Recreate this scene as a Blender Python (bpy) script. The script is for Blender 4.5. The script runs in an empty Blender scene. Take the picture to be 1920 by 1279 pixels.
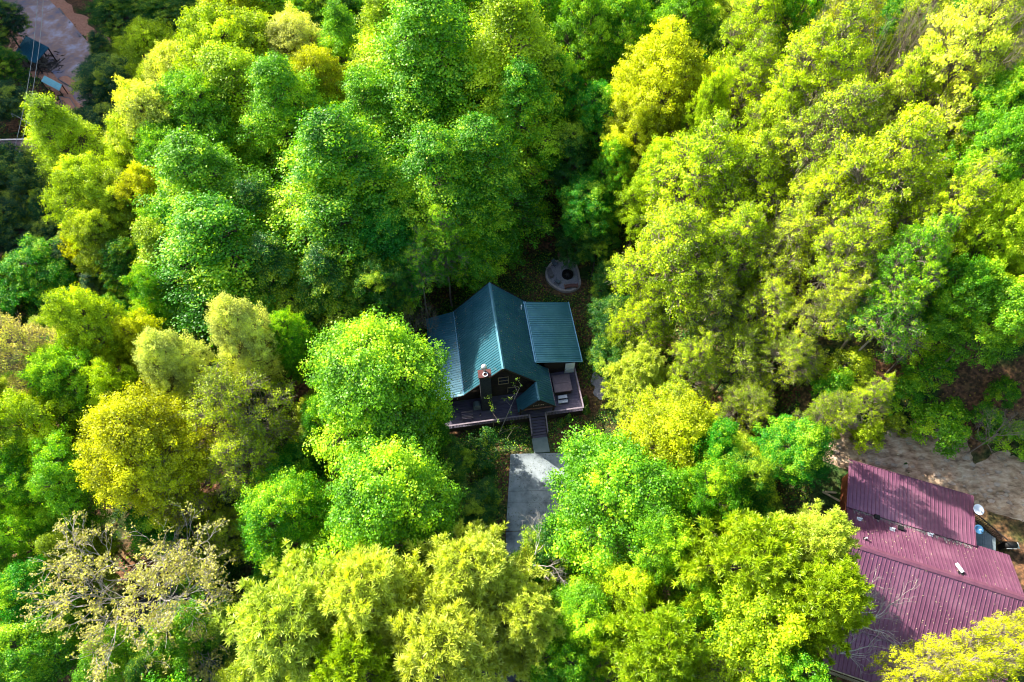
import bpy, math, random
import numpy as np
from mathutils import Matrix, Vector

scene = bpy.context.scene
col = scene.collection
# ---------------------------------------------------------------- camera
TH = math.radians(58.8); FOC = 1280.0; CAMH = 68.0
cam_d = bpy.data.cameras.new("camera"); cam = bpy.data.objects.new("camera", cam_d)
col.objects.link(cam)
cam.location = (0, 0, CAMH); cam.rotation_euler = (math.pi/2 - TH, 0, 0)
cam_d.sensor_width = 36; cam_d.lens = 36*FOC/1920; cam_d.clip_start = 0.5; cam_d.clip_end = 3000
scene.camera = cam
# ---------------------------------------------------------------- light
SUN_AZ = (-0.80, 0.60); SUN_EL = math.radians(35.5)
world = bpy.data.worlds.new("World"); scene.world = world; world.use_nodes = True
wn = world.node_tree; bg = wn.nodes["Background"]
sky = wn.nodes.new("ShaderNodeTexSky"); sky.sky_type = 'NISHITA'; sky.sun_disc = False
sky.sun_elevation = SUN_EL; sky.sun_rotation = math.atan2(SUN_AZ[0], SUN_AZ[1]); sky.air_density = 1.0; sky.dust_density = 2.5; sky.ozone_density = 0.6
wn.links.new(sky.outputs[0], bg.inputs[0]); bg.inputs[1].default_value = 0.15
sun_d = bpy.data.lights.new("sun", 'SUN'); sun_d.energy = 5.0; sun_d.angle = math.radians(0.5)
sun_d.color = (1.0, 0.93, 0.80)
sun = bpy.data.objects.new("sun", sun_d); col.objects.link(sun)
sdir = Vector((SUN_AZ[0]*math.cos(SUN_EL), SUN_AZ[1]*math.cos(SUN_EL), math.sin(SUN_EL)))
sun.rotation_euler = sdir.to_track_quat('Z', 'Y').to_euler(); sun.location = (-60, 60, 120)
scene.view_settings.view_transform = 'Standard'; scene.view_settings.look = 'None'
scene.view_settings.exposure = 1.72; scene.view_settings.gamma = 1.0
scene.cycles.filter_width = 1.05; scene.cycles.max_bounces = 8; scene.cycles.diffuse_bounces = 3
scene.cycles.transmission_bounces = 5; scene.cycles.transparent_max_bounces = 6

# ---------------------------------------------------------------- pixel <-> place
_F = np.array([0, math.cos(TH), -math.sin(TH)]); _U = np.array([0, math.sin(TH), math.cos(TH)])
def pray(px, py):
    return _F + np.array([(px-960)/FOC, 0, 0]) + _U*((639.5-py)/FOC)
def at(px, py, z):
    r = pray(px, py); return np.array([0, 0, CAMH]) + r*(z-CAMH)/r[2]
def proj(p):
    d = np.asarray(p, float) - np.array([0, 0, CAMH]); k = d @ _F
    return 960+FOC*d[..., 0]/k, 639.5-FOC*(d @ _U)/k, k

# ---------------------------------------------------------------- helpers
def tag(o, label=None, cat=None, group=None, kind=None):
    if label: o['label'] = label
    if cat: o['category'] = cat
    if group: o['group'] = group
    if kind: o['kind'] = kind
    return o
def empty(name, loc=(0, 0, 0), rz=0, label=None, cat=None, group=None):
    o = bpy.data.objects.new(name, None); o.location = loc; o.rotation_euler = (0, 0, rz)
    o.empty_display_size = .3
    col.objects.link(o); tag(o, label, cat, group); return o
def link(name, me, parent=None, M=None):
    o = bpy.data.objects.new(name, me); col.objects.link(o)
    if parent: o.parent = parent
    if M is not None: o.matrix_local = M
    return o
class MB:
    def __init__(s): s.v = []; s.f = []
    def add(s, v, f):
        n = len(s.v); s.v += [tuple(map(float, q)) for q in v]; s.f += [tuple(i+n for i in g) for g in f]; return s
    def box(s, x0, x1, y0, y1, z0, z1):
        return s.add([(x0,y0,z0),(x1,y0,z0),(x1,y1,z0),(x0,y1,z0),(x0,y0,z1),(x1,y0,z1),(x1,y1,z1),(x0,y1,z1)],
              [(0,3,2,1),(4,5,6,7),(0,1,5,4),(1,2,6,5),(2,3,7,6),(3,0,4,7)])
    def bar(s, p0, p1, w, h, up=(0, 0, 1)):
        p0 = Vector(p0); p1 = Vector(p1); d = (p1-p0).normalized(); up = Vector(up)
        if abs(d.dot(up)) > .98: up = Vector((0, 1, 0))
        a = d.cross(up).normalized()*w/2; b = a.cross(d).normalized()*h/2
        v = [p0-a-b, p0+a-b, p0+a+b, p0-a+b, p1-a-b, p1+a-b, p1+a+b, p1-a+b]
        return s.add(v, [(0,3,2,1),(4,5,6,7),(0,1,5,4),(1,2,6,5),(2,3,7,6),(3,0,4,7)])
    def slab(s, pts, t):
        pts = [Vector(p) for p in pts]; n = (pts[1]-pts[0]).cross(pts[2]-pts[1]).normalized()
        if n.z < 0: pts.reverse(); n = -n
        k = len(pts); v = pts+[p-n*t for p in pts]
        f = [tuple(range(k)), tuple(range(2*k-1, k-1, -1))]+[(i, k+i, k+(i+1) % k, (i+1) % k) for i in range(k)]
        return s.add(v, f)
    def prism(s, poly, axis, a0, a1):
        """extrude 2-D polygon along axis; poly in the other two coordinates"""
        def mk(p, a):
            return {'y': (p[0], a, p[1]), 'x': (a, p[0], p[1]), 'z': (p[0], p[1], a)}[axis]
        k = len(poly); v = [mk(p, a0) for p in poly]+[mk(p, a1) for p in poly]
        f = [tuple(range(k-1, -1, -1)), tuple(range(k, 2*k))]+[(i, (i+1) % k, k+(i+1) % k, k+i) for i in range(k)]
        return s.add(v, f)
    def tube(s, pts, rad, k=6, cap=True):
        pts = [Vector(p) for p in pts]; n0 = len(s.v); m = len(pts)
        for i, p in enumerate(pts):
            d = (pts[min(i+1, m-1)]-pts[max(i-1, 0)]).normalized()
            u = Vector((0, 0, 1)) if abs(d.z) < .9 else Vector((1, 0, 0))
            a = d.cross(u).normalized(); b = d.cross(a)
            r = rad[i] if hasattr(rad, '__len__') else rad
            for j in range(k):
                t = 2*math.pi*j/k; s.v.append(tuple(p+(a*math.cos(t)+b*math.sin(t))*r))
        for i in range(m-1):
            for j in range(k):
                s.f.append((n0+i*k+j, n0+i*k+(j+1) % k, n0+(i+1)*k+(j+1) % k, n0+(i+1)*k+j))
        if cap:
            s.f.append(tuple(n0+j for j in range(k-1, -1, -1))); s.f.append(tuple(n0+(m-1)*k+j for j in range(k)))
        return s
    def lathe(s, prof, c=(0, 0, 0), k=24):
        n0 = len(s.v); m = len(prof)
        for r, z in prof:
            for j in range(k):
                t = 2*math.pi*j/k; s.v.append((c[0]+r*math.cos(t), c[1]+r*math.sin(t), c[2]+z))
        for i in range(m-1):
            for j in range(k):
                s.f.append((n0+i*k+j, n0+i*k+(j+1) % k, n0+(i+1)*k+(j+1) % k, n0+(i+1)*k+j))
        return s
    def mesh(s, name, mat, smooth=False):
        me = bpy.data.meshes.new(name); me.from_pydata(s.v, [], s.f); me.update()
        if mat: me.materials.append(mat)
        if smooth: me.polygons.foreach_set('use_smooth', [True]*len(me.polygons))
        return me
    def obj(s, name, mat, parent=None, smooth=False, M=None):
        return link(name, s.mesh(name, mat, smooth), parent, M)
def bx(name, mat, parent, *a): return MB().box(*a).obj(name, mat, parent)

# ---------------------------------------------------------------- materials
def newmat(name):
    m = bpy.data.materials.new(name); m.use_nodes = True
    nt = m.node_tree; b = nt.nodes["Principled BSDF"]; return m, nt, b
def noise_mat(name, c1, c2, scale=3.0, rough=.7, metal=0., bump=.2, bscale=None, detail=6, c3=None, spec=.4, stretch=None):
    m, nt, b = newmat(name); N = nt.nodes.new; L = nt.links.new
    tc = N("ShaderNodeTexCoord"); mp = N("ShaderNodeMapping"); L(tc.outputs['Object'], mp.inputs[0])
    if stretch: mp.inputs['Scale'].default_value = stretch
    n = N("ShaderNodeTexNoise"); n.inputs['Scale'].default_value = scale; n.inputs['Detail'].default_value = detail
    n.inputs['Roughness'].default_value = .65
    L(mp.outputs[0], n.inputs['Vector'])
    r = N("ShaderNodeValToRGB"); L(n.outputs['Fac'], r.inputs[0])
    r.color_ramp.elements[0].position = .33; r.color_ramp.elements[0].color = (*c1, 1)
    r.color_ramp.elements[1].position = .67; r.color_ramp.elements[1].color = (*c2, 1)
    if c3: e = r.color_ramp.elements.new(.5); e.color = (*c3, 1)
    L(r.outputs[0], b.inputs['Base Color'])
    b.inputs['Roughness'].default_value = rough; b.inputs['Metallic'].default_value = metal
    b.inputs['Specular IOR Level'].default_value = spec
    if bump:
        n2 = N("ShaderNodeTexNoise"); n2.inputs['Scale'].default_value = bscale or scale*6; n2.inputs['Detail'].default_value = 4
        L(mp.outputs[0], n2.inputs['Vector']); bp = N("ShaderNodeBump"); bp.inputs['Strength'].default_value = bump
        bp.inputs['Distance'].default_value = .05
        L(n2.outputs['Fac'], bp.inputs['Height']); L(bp.outputs[0], b.inputs['Normal'])
    return m
MAT = {}
MAT['teal'] = noise_mat('teal_metal', (.028,.13,.175), (.07,.21,.27), .6, .28, .4, .05, spec=.6)
MAT['teal_trim'] = noise_mat('teal_trim', (.09,.23,.31), (.12,.29,.38), 1.2, .35, .3, .03, spec=.6)
MAT['red'] = noise_mat('oxblood_metal', (.14,.05,.10), (.30,.14,.205), .45, .33, .4, .06, spec=.6, c3=(.20,.08,.138), detail=12)
MAT['red_trim'] = noise_mat('oxblood_trim', (.13,.045,.08), (.18,.07,.11), 2, .4, .25, .03, spec=.6)
MAT['log'] = noise_mat('dark_log', (.012,.008,.007), (.03,.018,.013), 4, .8, 0, .3, stretch=(.3,1,1))
MAT['wall_red'] = noise_mat('redwood_siding', (.11,.025,.010), (.19,.05,.018), 3, .75, 0, .3, stretch=(1,1,5))
MAT['brick'] = noise_mat('chimney_brick', (.018,.022,.03), (.04,.045,.055), 6, .85, 0, .4)
MAT['brick_cap'] = noise_mat('red_cap', (.05,.014,.014), (.09,.025,.022), 5, .8, 0, .3)
MAT['deck'] = noise_mat('deck_board', (.045,.038,.065), (.10,.085,.13), 3, .65, 0, .3, stretch=(.3,3,1))
MAT['rail'] = noise_mat('rail_wood', (.13,.10,.13), (.22,.18,.21), 3, .7, 0, .25)
MAT['white'] = noise_mat('white_paint', (.55,.6,.65), (.7,.74,.78), 3, .5, 0, .05)
MAT['whitem'] = noise_mat('galvanised', (.45,.46,.47), (.62,.63,.64), 3, .3, .5, .03)
MAT['tan'] = noise_mat('tan_frame', (.25,.18,.10), (.33,.25,.15), 3, .6, 0, .1)
MAT['glass'] = noise_mat('window_glass', (.01,.013,.016), (.02,.025,.03), 1, .06, 0, 0, spec=.9)
MAT['cover'] = noise_mat('tub_cover', (.05,.034,.045), (.085,.06,.075), 3, .45, 0, .15)
MAT['tub'] = noise_mat('tub_side', (.02,.015,.013), (.04,.03,.025), 4, .6, 0, .2)
MAT['step'] = noise_mat('grey_plastic', (.22,.25,.30), (.3,.34,.4), 3, .5, 0, .08)
MAT['conc'] = noise_mat('concrete', (.07,.085,.10), (.30,.335,.36), .45, .9, 0, .3, c3=(.19,.225,.245), detail=10, bscale=30)
MAT['path'] = noise_mat('path_concrete', (.12,.16,.165), (.17,.215,.22), 1.0, .9, 0, .3, detail=10, bscale=30)
MAT['asph'] = noise_mat('asphalt', (.035,.04,.05), (.06,.07,.085), 2, .9, 0, .3)
MAT['gravel'] = noise_mat('gravel', (.16,.15,.165), (.40,.38,.41), 14, .95, 0, .8, detail=3, c3=(.27,.26,.28))
MAT['groad'] = noise_mat('road_gravel', (.16,.16,.22), (.42,.40,.48), .30, .95, 0, .8, detail=12, c3=(.34,.22,.18), bscale=12)
MAT['kerb'] = noise_mat('kerb_stone', (.30,.25,.22), (.46,.40,.36), 5, .9, 0, .4)
MAT['redwood'] = noise_mat('red_bench', (.16,.07,.055), (.26,.13,.10), 5, .7, 0, .3)
MAT['greywood'] = noise_mat('grey_wood', (.12,.11,.11), (.22,.2,.2), 5, .8, 0, .3)
MAT['paleWood'] = noise_mat('pale_timber', (.3,.24,.15), (.42,.35,.24), 5, .8, 0, .3)
MAT['black'] = noise_mat('black_iron', (.006,.006,.006), (.015,.014,.014), 5, .6, .3, .2)
MAT['fabric'] = noise_mat('grey_fabric', (.09,.12,.14), (.14,.18,.2), 5, .9, 0, .1)
MAT['blue'] = noise_mat('blue_metal', (.02,.11,.17), (.03,.15,.22), 1.5, .4, .3, .05)
MAT['bluel'] = noise_mat('light_blue_metal', (.10,.36,.48), (.16,.46,.56), 1.5, .4, .3, .05)
MAT['dish'] = noise_mat('dish_grey', (.42,.48,.58), (.5,.56,.66), 2, .45, 0, .03)
MAT['dishb'] = noise_mat('dish_blue', (.03,.10,.20), (.05,.15,.28), 2, .3, 0, .03)
MAT['soil'] = noise_mat('red_soil', (.34,.15,.09), (.5,.24,.15), 3, .95, 0, .6)
MAT['brownroof'] = noise_mat('brown_roof', (.22,.13,.15), (.32,.2,.22), 2, .7, 0, .2)
MAT['rock'] = noise_mat('rock', (.13,.08,.05), (.58,.45,.33), 1.1, .9, 0, 1.0, detail=12, c3=(.38,.26,.17), bscale=7, stretch=(.6,1.6,3))
MAT['rockp'] = noise_mat('rock_slab', (.24,.17,.12), (.48,.38,.30), 1.5, .9, 0, .7, detail=10, c3=(.36,.29,.23))
MAT['char'] = noise_mat('charred_log', (.01,.01,.01), (.12,.11,.1), 9, .95, 0, .4)
MAT['lead'] = noise_mat('cable', (.25,.27,.24), (.35,.36,.32), 1, .5, .2, 0)
MAT['letter'] = noise_mat('cream_letters', (.6,.45,.3), (.7,.55,.4), 1, .6, 0, 0)

def add_cracks(m, scale, width, dark):
    nt = m.node_tree; N = nt.nodes.new; L = nt.links.new; b = nt.nodes['Principled BSDF']
    tc = N("ShaderNodeTexCoord"); nz = N("ShaderNodeTexNoise"); nz.inputs['Scale'].default_value = scale*.8; nz.inputs['Detail'].default_value = 6
    L(tc.outputs['Object'], nz.inputs['Vector']); mv = N("ShaderNodeMix"); mv.data_type = 'VECTOR'; mv.inputs[0].default_value = .35
    L(tc.outputs['Object'], mv.inputs[4]); L(nz.outputs['Color'], mv.inputs[5])
    v = N("ShaderNodeTexVoronoi"); v.feature = 'DISTANCE_TO_EDGE'; v.inputs['Scale'].default_value = scale; L(mv.outputs[1], v.inputs['Vector'])
    r = N("ShaderNodeMapRange"); r.inputs[2].default_value = width; r.inputs[3].default_value = dark; r.inputs[4].default_value = 1; L(v.outputs['Distance'], r.inputs[0])
    mx = N("ShaderNodeMix"); mx.data_type = 'RGBA'; mx.blend_type = 'MULTIPLY'; mx.inputs[0].default_value = 1
    src = b.inputs['Base Color'].links[0].from_socket; L(src, mx.inputs[6]); L(r.outputs[0], mx.inputs[7]); L(mx.outputs[2], b.inputs['Base Color'])
add_cracks(MAT['conc'], .12, .0016, .55)
def bark(name, c1, c2):
    return noise_mat(name, c1, c2, 2.0, .9, 0, .5, stretch=(1,1,.3))
MAT['bark'] = bark('bark_brown', (.05,.038,.03), (.13,.10,.08))
MAT['barkg'] = bark('bark_grey', (.12,.095,.075), (.30,.25,.20))
MAT['barkw'] = bark('bark_pale', (.24,.21,.19), (.5,.45,.42))

def leaf_mat(name, transl=.45, gloss=.018, var=.52, tip=.5):
    m = bpy.data.materials.new(name); m.use_nodes = True; nt = m.node_tree; nt.nodes.clear()
    N = nt.nodes.new; L = nt.links.new
    out = N("ShaderNodeOutputMaterial"); oi = N("ShaderNodeObjectInfo"); at_ = N("ShaderNodeAttribute")
    at_.attribute_name = 'tint'
    hsv = N("ShaderNodeHueSaturation")
    mr = N("ShaderNodeMapRange"); mr.inputs[3].default_value = .518; mr.inputs[4].default_value = .490
    L(at_.outputs['Fac'], mr.inputs[0]); L(mr.outputs[0], hsv.inputs['Hue'])
    mv = N("ShaderNodeMapRange"); mv.inputs[3].default_value = 1-var; mv.inputs[4].default_value = 1+var*1.1
    L(at_.outputs['Fac'], mv.inputs[0]); L(mv.outputs[0], hsv.inputs['Value'])
    fy = N("ShaderNodeMapRange"); fy.inputs[1].default_value = .52; fy.inputs[2].default_value = 1.0; fy.inputs[4].default_value = tip; L(at_.outputs['Fac'], fy.inputs[0])
    my = N("ShaderNodeMix"); my.data_type = 'RGBA'; my.inputs[7].default_value = (.44,.53,.012,1); L(fy.outputs[0], my.inputs[0]); L(oi.outputs['Color'], my.inputs[6])
    L(my.outputs[2], hsv.inputs['Color'])
    d = N("ShaderNodeBsdfDiffuse"); t = N("ShaderNodeBsdfTranslucent"); g = N("ShaderNodeBsdfGlossy")
    g.inputs['Roughness'].default_value = .45; g.inputs['Color'].default_value = (1, 1, 1, 1)
    L(hsv.outputs[0], d.inputs[0])
    h2 = N("ShaderNodeHueSaturation"); h2.inputs['Hue'].default_value = .496; h2.inputs['Value'].default_value = 1.15; h2.inputs['Saturation'].default_value = 1.1
    L(hsv.outputs[0], h2.inputs['Color']); L(h2.outputs[0], t.inputs[0])
    mx = N("ShaderNodeMixShader"); mx.inputs[0].default_value = transl; L(d.outputs[0], mx.inputs[1]); L(t.outputs[0], mx.inputs[2])
    m2 = N("ShaderNodeMixShader"); m2.inputs[0].default_value = gloss; L(mx.outputs[0], m2.inputs[1]); L(g.outputs[0], m2.inputs[2])
    L(m2.outputs[0], out.inputs[0]); return m
MAT['leaf'] = leaf_mat('leaf')
MAT['needle'] = leaf_mat('needle', .35, .03, .35)
# ---------------------------------------------------------------- terrain
RA = math.radians(-18.7); RO = np.array([25.906, 13.719])     # red-roofed house frame
CA = math.radians(8.47); CO = np.array([2.114, 28.923])       # cabin frame
def tolocal(x, y, O, a):
    c, s = math.cos(a), math.sin(a); dx = x-O[0]; dy = y-O[1]; return dx*c+dy*s, -dx*s+dy*c
def toworld(x, y, O, a):
    c, s = math.cos(a), math.sin(a); return O[0]+x*c-y*s, O[1]+x*s+y*c
TP = np.array([(0,30,-.1),(5,40,-.1),(-8,40,-.4),(6,50,0),(0,55,-.3),(2,20,-.4),(0,10,-1.2),(0,-10,-2),(12,40,1.2),(18,40,5),(15,28,3.2),(15,18,5),
 (10,22,1.5),(10,32,.6),(22,18,8.5),(20,8,7),(14,6,3),(24,5,9),(24,-5,8),(40,24,17),(32,30,16),(50,30,24),(45,40,25),(30,45,14),(60,50,31),(40,60,19),(60,80,28),(30,80,8),
 (80,110,32),(20,100,2),(0,110,-3),(-20,100,-6),(-40,105,-13),(-60,110,-15),(-90,115,-16),(-85,105,-15.5),(-100,130,-16),(-75,88,-15),(-60,80,-12),
 (-45,78,-9),(-70,50,-12),(-60,25,-8),(-40,60,-6),(-20,60,-2.5),(-20,40,-2),(-35,30,-4),(-20,15,-3),(-45,5,-4),(-60,-5,-6),(50,0,14),(12,60,1.5),(15,75,2),
 (0,200,0),(120,150,55),(-150,0,-20),(200,0,50),(0,-100,-10),(-150,120,-17),(-60,170,-10),(60,-60,5),(150,80,55)], float)
def sstep(e0, e1, x):
    t = np.clip((x-e0)/(e1-e0), 0, 1); return t*t*(3-2*t)
def T(x, y):
    x = np.asarray(x, float); y = np.asarray(y, float)
    num = np.zeros_like(x+y); den = np.zeros_like(x+y)
    for a, b, z in TP:
        w = 1/((x-a)**2+(y-b)**2+14)**1.9; num += w*z; den += w
    h = num/den
    nz = .35*np.sin(x*.9+1.3*np.sin(y*.37))*np.cos(y*.8+np.sin(x*.31)) + .5*np.sin(x*.23+y*.31)*np.cos(y*.19-x*.11)
    # level pads
    def pad(h, m, z): return h*(1-m)+z*m
    cx, cy = tolocal(x, y, CO, CA)
    mc = sstep(-15, -11, cx)*(1-sstep(10.5, 14, cx))*sstep(-14, -11, cy)*(1-sstep(26, 30, cy))
    mr0 = 0
    h = h+nz*(1-mc)
    h = pad(h, mc, -.05+0*x)
    rx, ry = tolocal(x, y, RO, RA)
    hill = 11+sstep(9.0, 14.0, ry)*2.4+np.clip(ry-13, 0, 60)*.36
    mr = sstep(-6, -3, rx)*(1-sstep(24, 34, rx))*sstep(-16, -12, ry)*(1-sstep(14, 22, ry))
    h = h*(1-mr)+hill*mr
    s = -.8*x+.6*y
    h = h+sstep(165, 292, s)*158  # unseen ridge added beyond the frame to shade the valley corner
    return h
def T1(x, y): return float(T(np.array([x]), np.array([y]))[0])

def grid_mesh(name, xs, ys, zf, mat, smooth=True):
    X, Y = np.meshgrid(xs, ys); Z = zf(X, Y); n, m = X.shape
    v = np.stack([X, Y, Z], -1).reshape(-1, 3)
    i = np.arange(n*m).reshape(n, m)
    f = np.stack([i[:-1, :-1], i[:-1, 1:], i[1:, 1:], i[1:, :-1]], -1).reshape(-1, 4)
    return np_mesh(name, v, f, mat, smooth)
def np_mesh(name, v, f, mat, smooth=False, tint=None):
    me = bpy.data.meshes.new(name); k = f.shape[1]
    me.vertices.add(len(v)); me.vertices.foreach_set('co', np.ascontiguousarray(v, dtype=np.float32).ravel())
    me.loops.add(len(f)*k); me.loops.foreach_set('vertex_index', np.ascontiguousarray(f, dtype=np.int32).ravel())
    me.polygons.add(len(f)); me.polygons.foreach_set('loop_start', np.arange(0, len(f)*k, k, dtype=np.int32))
    if smooth: me.polygons.foreach_set('use_smooth', np.ones(len(f), bool))
    me.update(calc_edges=True)
    if mat: me.materials.append(mat)
    if tint is not None:
        a = me.attributes.new('tint', 'FLOAT', 'FACE'); a.data.foreach_set('value', tint.astype(np.float32))
    return me

def ground_mat():
    m, nt, b = newmat('forest_floor'); N = nt.nodes.new; L = nt.links.new
    tc = N("ShaderNodeTexCoord")
    n = N("ShaderNodeTexNoise"); n.inputs['Scale'].default_value = .22; n.inputs['Detail'].default_value = 10; L(tc.outputs['Object'], n.inputs['Vector'])
    n2 = N("ShaderNodeTexNoise"); n2.inputs['Scale'].default_value = 3.2; n2.inputs['Detail'].default_value = 8; L(tc.outputs['Object'], n2.inputs['Vector'])
    r = N("ShaderNodeValToRGB"); L(n2.outputs['Fac'], r.inputs[0]); e = r.color_ramp.elements
    e[0].position = .3; e[0].color = (.03,.02,.012,1); e[1].position = .7; e[1].color = (.26,.125,.06,1)
    k = r.color_ramp.elements.new(.5); k.color = (.10,.055,.03,1)
    g = N("ShaderNodeValToRGB"); L(n2.outputs['Fac'], g.inputs[0]); e = g.color_ramp.elements
    e[0].position = .35; e[0].color = (.012,.03,.008,1); e[1].position = .7; e[1].color = (.05,.10,.02,1)
    rr = N("ShaderNodeValToRGB"); L(n.outputs['Fac'], rr.inputs[0]); rr.color_ramp.elements[0].position = .42; rr.color_ramp.elements[1].position = .56
    mx = N("ShaderNodeMix"); mx.data_type = 'RGBA'; L(rr.outputs[0], mx.inputs[0]); L(r.outputs[0], mx.inputs[6]); L(g.outputs[0], mx.inputs[7])
    L(mx.outputs[2], b.inputs['Base Color']); b.inputs['Roughness'].default_value = .95; b.inputs['Specular IOR Level'].default_value = .15
    bp = N("ShaderNodeBump"); bp.inputs['Strength'].default_value = .9; bp.inputs['Distance'].default_value = .15
    L(n2.outputs['Fac'], bp.inputs['Height']); L(bp.outputs[0], b.inputs['Normal']); return m
MAT['ground'] = ground_mat()
def axis(a, b, lo, hi, fine, coarse):
    l = list(np.arange(lo, hi+.001, fine)); s = fine; p = lo
    while p > a: s = min(s*1.25, coarse); p -= s; l.insert(0, p)
    s = fine; p = hi
    while p < b: s = min(s*1.25, coarse); p += s; l.append(p)
    return np.array(l)
gx = axis(-700, 700, -112, 80, .8, 30); gy = axis(-400, 900, -10, 140, .8, 30)
ground = link('ground', grid_mesh('ground', gx, gy, T, MAT['ground'])); tag(ground, kind='structure')

def conform(name, poly_px=None, world=None, off=.05, mat=None, step=.5, th=None):
    """a thin sheet draped on the terrain over a convex world polygon (4 corners)"""
    P = np.array(world, float); n = max(2, int(np.linalg.norm(P[1]-P[0])/step)); m = max(2, int(np.linalg.norm(P[3]-P[0])/step))
    u = np.linspace(0, 1, n+1); v = np.linspace(0, 1, m+1); Ug, Vg = np.meshgrid(u, v)
    X = (1-Vg)*((1-Ug)*P[0, 0]+Ug*P[1, 0])+Vg*((1-Ug)*P[3, 0]+Ug*P[2, 0])
    Y = (1-Vg)*((1-Ug)*P[0, 1]+Ug*P[1, 1])+Vg*((1-Ug)*P[3, 1]+Ug*P[2, 1])
    Z = T(X, Y)+off
    i = np.arange(X.size).reshape(X.shape)
    f = np.stack([i[:-1, :-1], i[:-1, 1:], i[1:, 1:], i[1:, :-1]], -1).reshape(-1, 4)
    return link(name, np_mesh(name, np.stack([X, Y, Z], -1).reshape(-1, 3), f, mat, True))
def ribbon(name, pts, width, off, mat, step=.8, across=8, wob=0):
    """a road draped along a polyline"""
    P = [np.array(p, float) for p in pts]; C_ = []
    for i in range(len(P)-1):
        p0 = P[max(i-1, 0)]; p1 = P[i]; p2 = P[i+1]; p3 = P[min(i+2, len(P)-1)]
        k = max(2, int(np.linalg.norm(p2-p1)/step))
        for j in range(k):
            t = j/k; C_.append(.5*((2*p1)+(-p0+p2)*t+(2*p0-5*p1+4*p2-p3)*t*t+(-p0+3*p1-3*p2+p3)*t**3))
    C_.append(P[-1]); C_ = np.array(C_); d = np.gradient(C_, axis=0); d /= np.linalg.norm(d, axis=1)[:, None]
    n = np.stack([-d[:, 1], d[:, 0]], 1); w = np.linspace(-.5, .5, across+1)*width
    s = np.arange(len(C_)); wb = 1+wob*np.sin(s*.7)*np.cos(s*.23)
    X = C_[:, None, 0]+n[:, None, 0]*w*wb[:, None]; Y = C_[:, None, 1]+n[:, None, 1]*w*wb[:, None]
    Z = T(X, Y)+off; i = np.arange(X.size).reshape(X.shape)
    f = np.stack([i[:-1, :-1], i[:-1, 1:], i[1:, 1:], i[1:, :-1]], -1).reshape(-1, 4)[:, ::-1]
    return link(name, np_mesh(name, np.stack([X, Y, Z], -1).reshape(-1, 3), f, mat, True))

# cabin driveway pad, path, lane
def cw(x, y): return toworld(x, y, CO, CA)
cab = dict(z=0)
DRa = math.radians(-2.5)
# driveway slab corners from the photograph, on the level pad
dTL = at(957.3, 851.5, 0)[:2]; dBL = at(948.5, 996, 0)[:2]
dr_dir = np.array([math.cos(math.radians(1.5)), math.sin(math.radians(1.5))])
def slab_world(name, c, z0, z1, mat, kind='structure'):
    o = MB().prism([(p[0], p[1]) for p in c], 'z', z0, z1).obj(name, mat); tag(o, kind=kind); return o
slab_world('driveway', [dBL, dBL+dr_dir*8.6, dTL+dr_dir*8.0, dTL], -.35, .03, MAT['conc'])
g0 = dBL+np.array([.0, -.06]); slab_world('driveway', [g0+np.array([.15, -7.5]), g0+dr_dir*7.0+np.array([0, -7.5]), g0+dr_dir*8.6, g0], -.6, -.01, MAT['conc'])
jm = MB()
for t_ in (.5,):
    A_ = np.array(dTL)*(1-t_)+np.array(dBL)*t_; jm.bar((A_[0], A_[1], .033), (A_[0]+dr_dir[0]*8.2, A_[1]+dr_dir[1]*8.2, .033), .02, .006)
tag(jm.obj('expansion_joint', MAT['black']), kind='structure')
slab_world('path', [cw(-.01, -1.62), cw(1.66, -1.76), cw(1.67, -.03), cw(0, 0)], -.3, .075, MAT['path'])
tag(ribbon('lane', [(3,16),(0,8),(-12,5.5),(-27,7.5),(-34,14),(-36,3),(-37,-6)], 4.2, .07, MAT['asph']), kind='structure')
tag(ribbon('dirt_verge', [(-128,150),(-108,138),(-98,129),(-88,118),(-82,111.5),(-74,103)], 14.5, .08, MAT['soil'], wob=.12), kind='structure')
# gravel road in the valley
tag(ribbon('gravel_road', [(-128,150),(-108,138),(-98,129),(-88,118),(-82,111.5),(-74,103)], 9.2, .24, MAT['groad'], wob=.03), kind='structure')
# ---------------------------------------------------------------- metal roofs with real ribs
def unit_rib(name, mat, w=.06, h=.045):
    return MB().add([(-w/2,0,0),(w/2,0,0),(w*.28,0,h),(-w*.28,0,h),(-w/2,1,0),(w/2,1,0),(w*.28,1,h),(-w*.28,1,h)],
        [(0,1,2,3),(4,7,6,5),(0,4,5,1),(1,5,6,2),(2,6,7,3),(3,7,4,0)]).mesh(name, mat)
def rib(me, p0, p1, parent, n):
    p0 = Vector(p0); p1 = Vector(p1); d = p1-p0; L = d.length; y = d/L; n = Vector(n); x = y.cross(n).normalized(); z = x.cross(y)
    M = Matrix((( x.x, y.x*L, z.x, p0.x),(x.y, y.y*L, z.y, p0.y),(x.z, y.z*L, z.z, p0.z),(0,0,0,1)))
    return link('rib', me, parent, M)
def slope_normal(a, b, c):
    n = (Vector(b)-Vector(a)).cross(Vector(c)-Vector(a)).normalized(); return n if n.z > 0 else -n
def roof_slope(name, parent, poly, ribs, mat, ribme, t=.06):
    s = MB().slab(poly, t).obj(name, mat, parent); n = slope_normal(*poly[:3])
    for a, b in ribs: rib(ribme, a, b, s, n)
    return s
R_TEAL = unit_rib('rib', MAT['teal']); R_RED = unit_rib('rib', MAT['red'], .055, .045)
R_BLUE = unit_rib('rib', MAT['bluel'])

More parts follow.
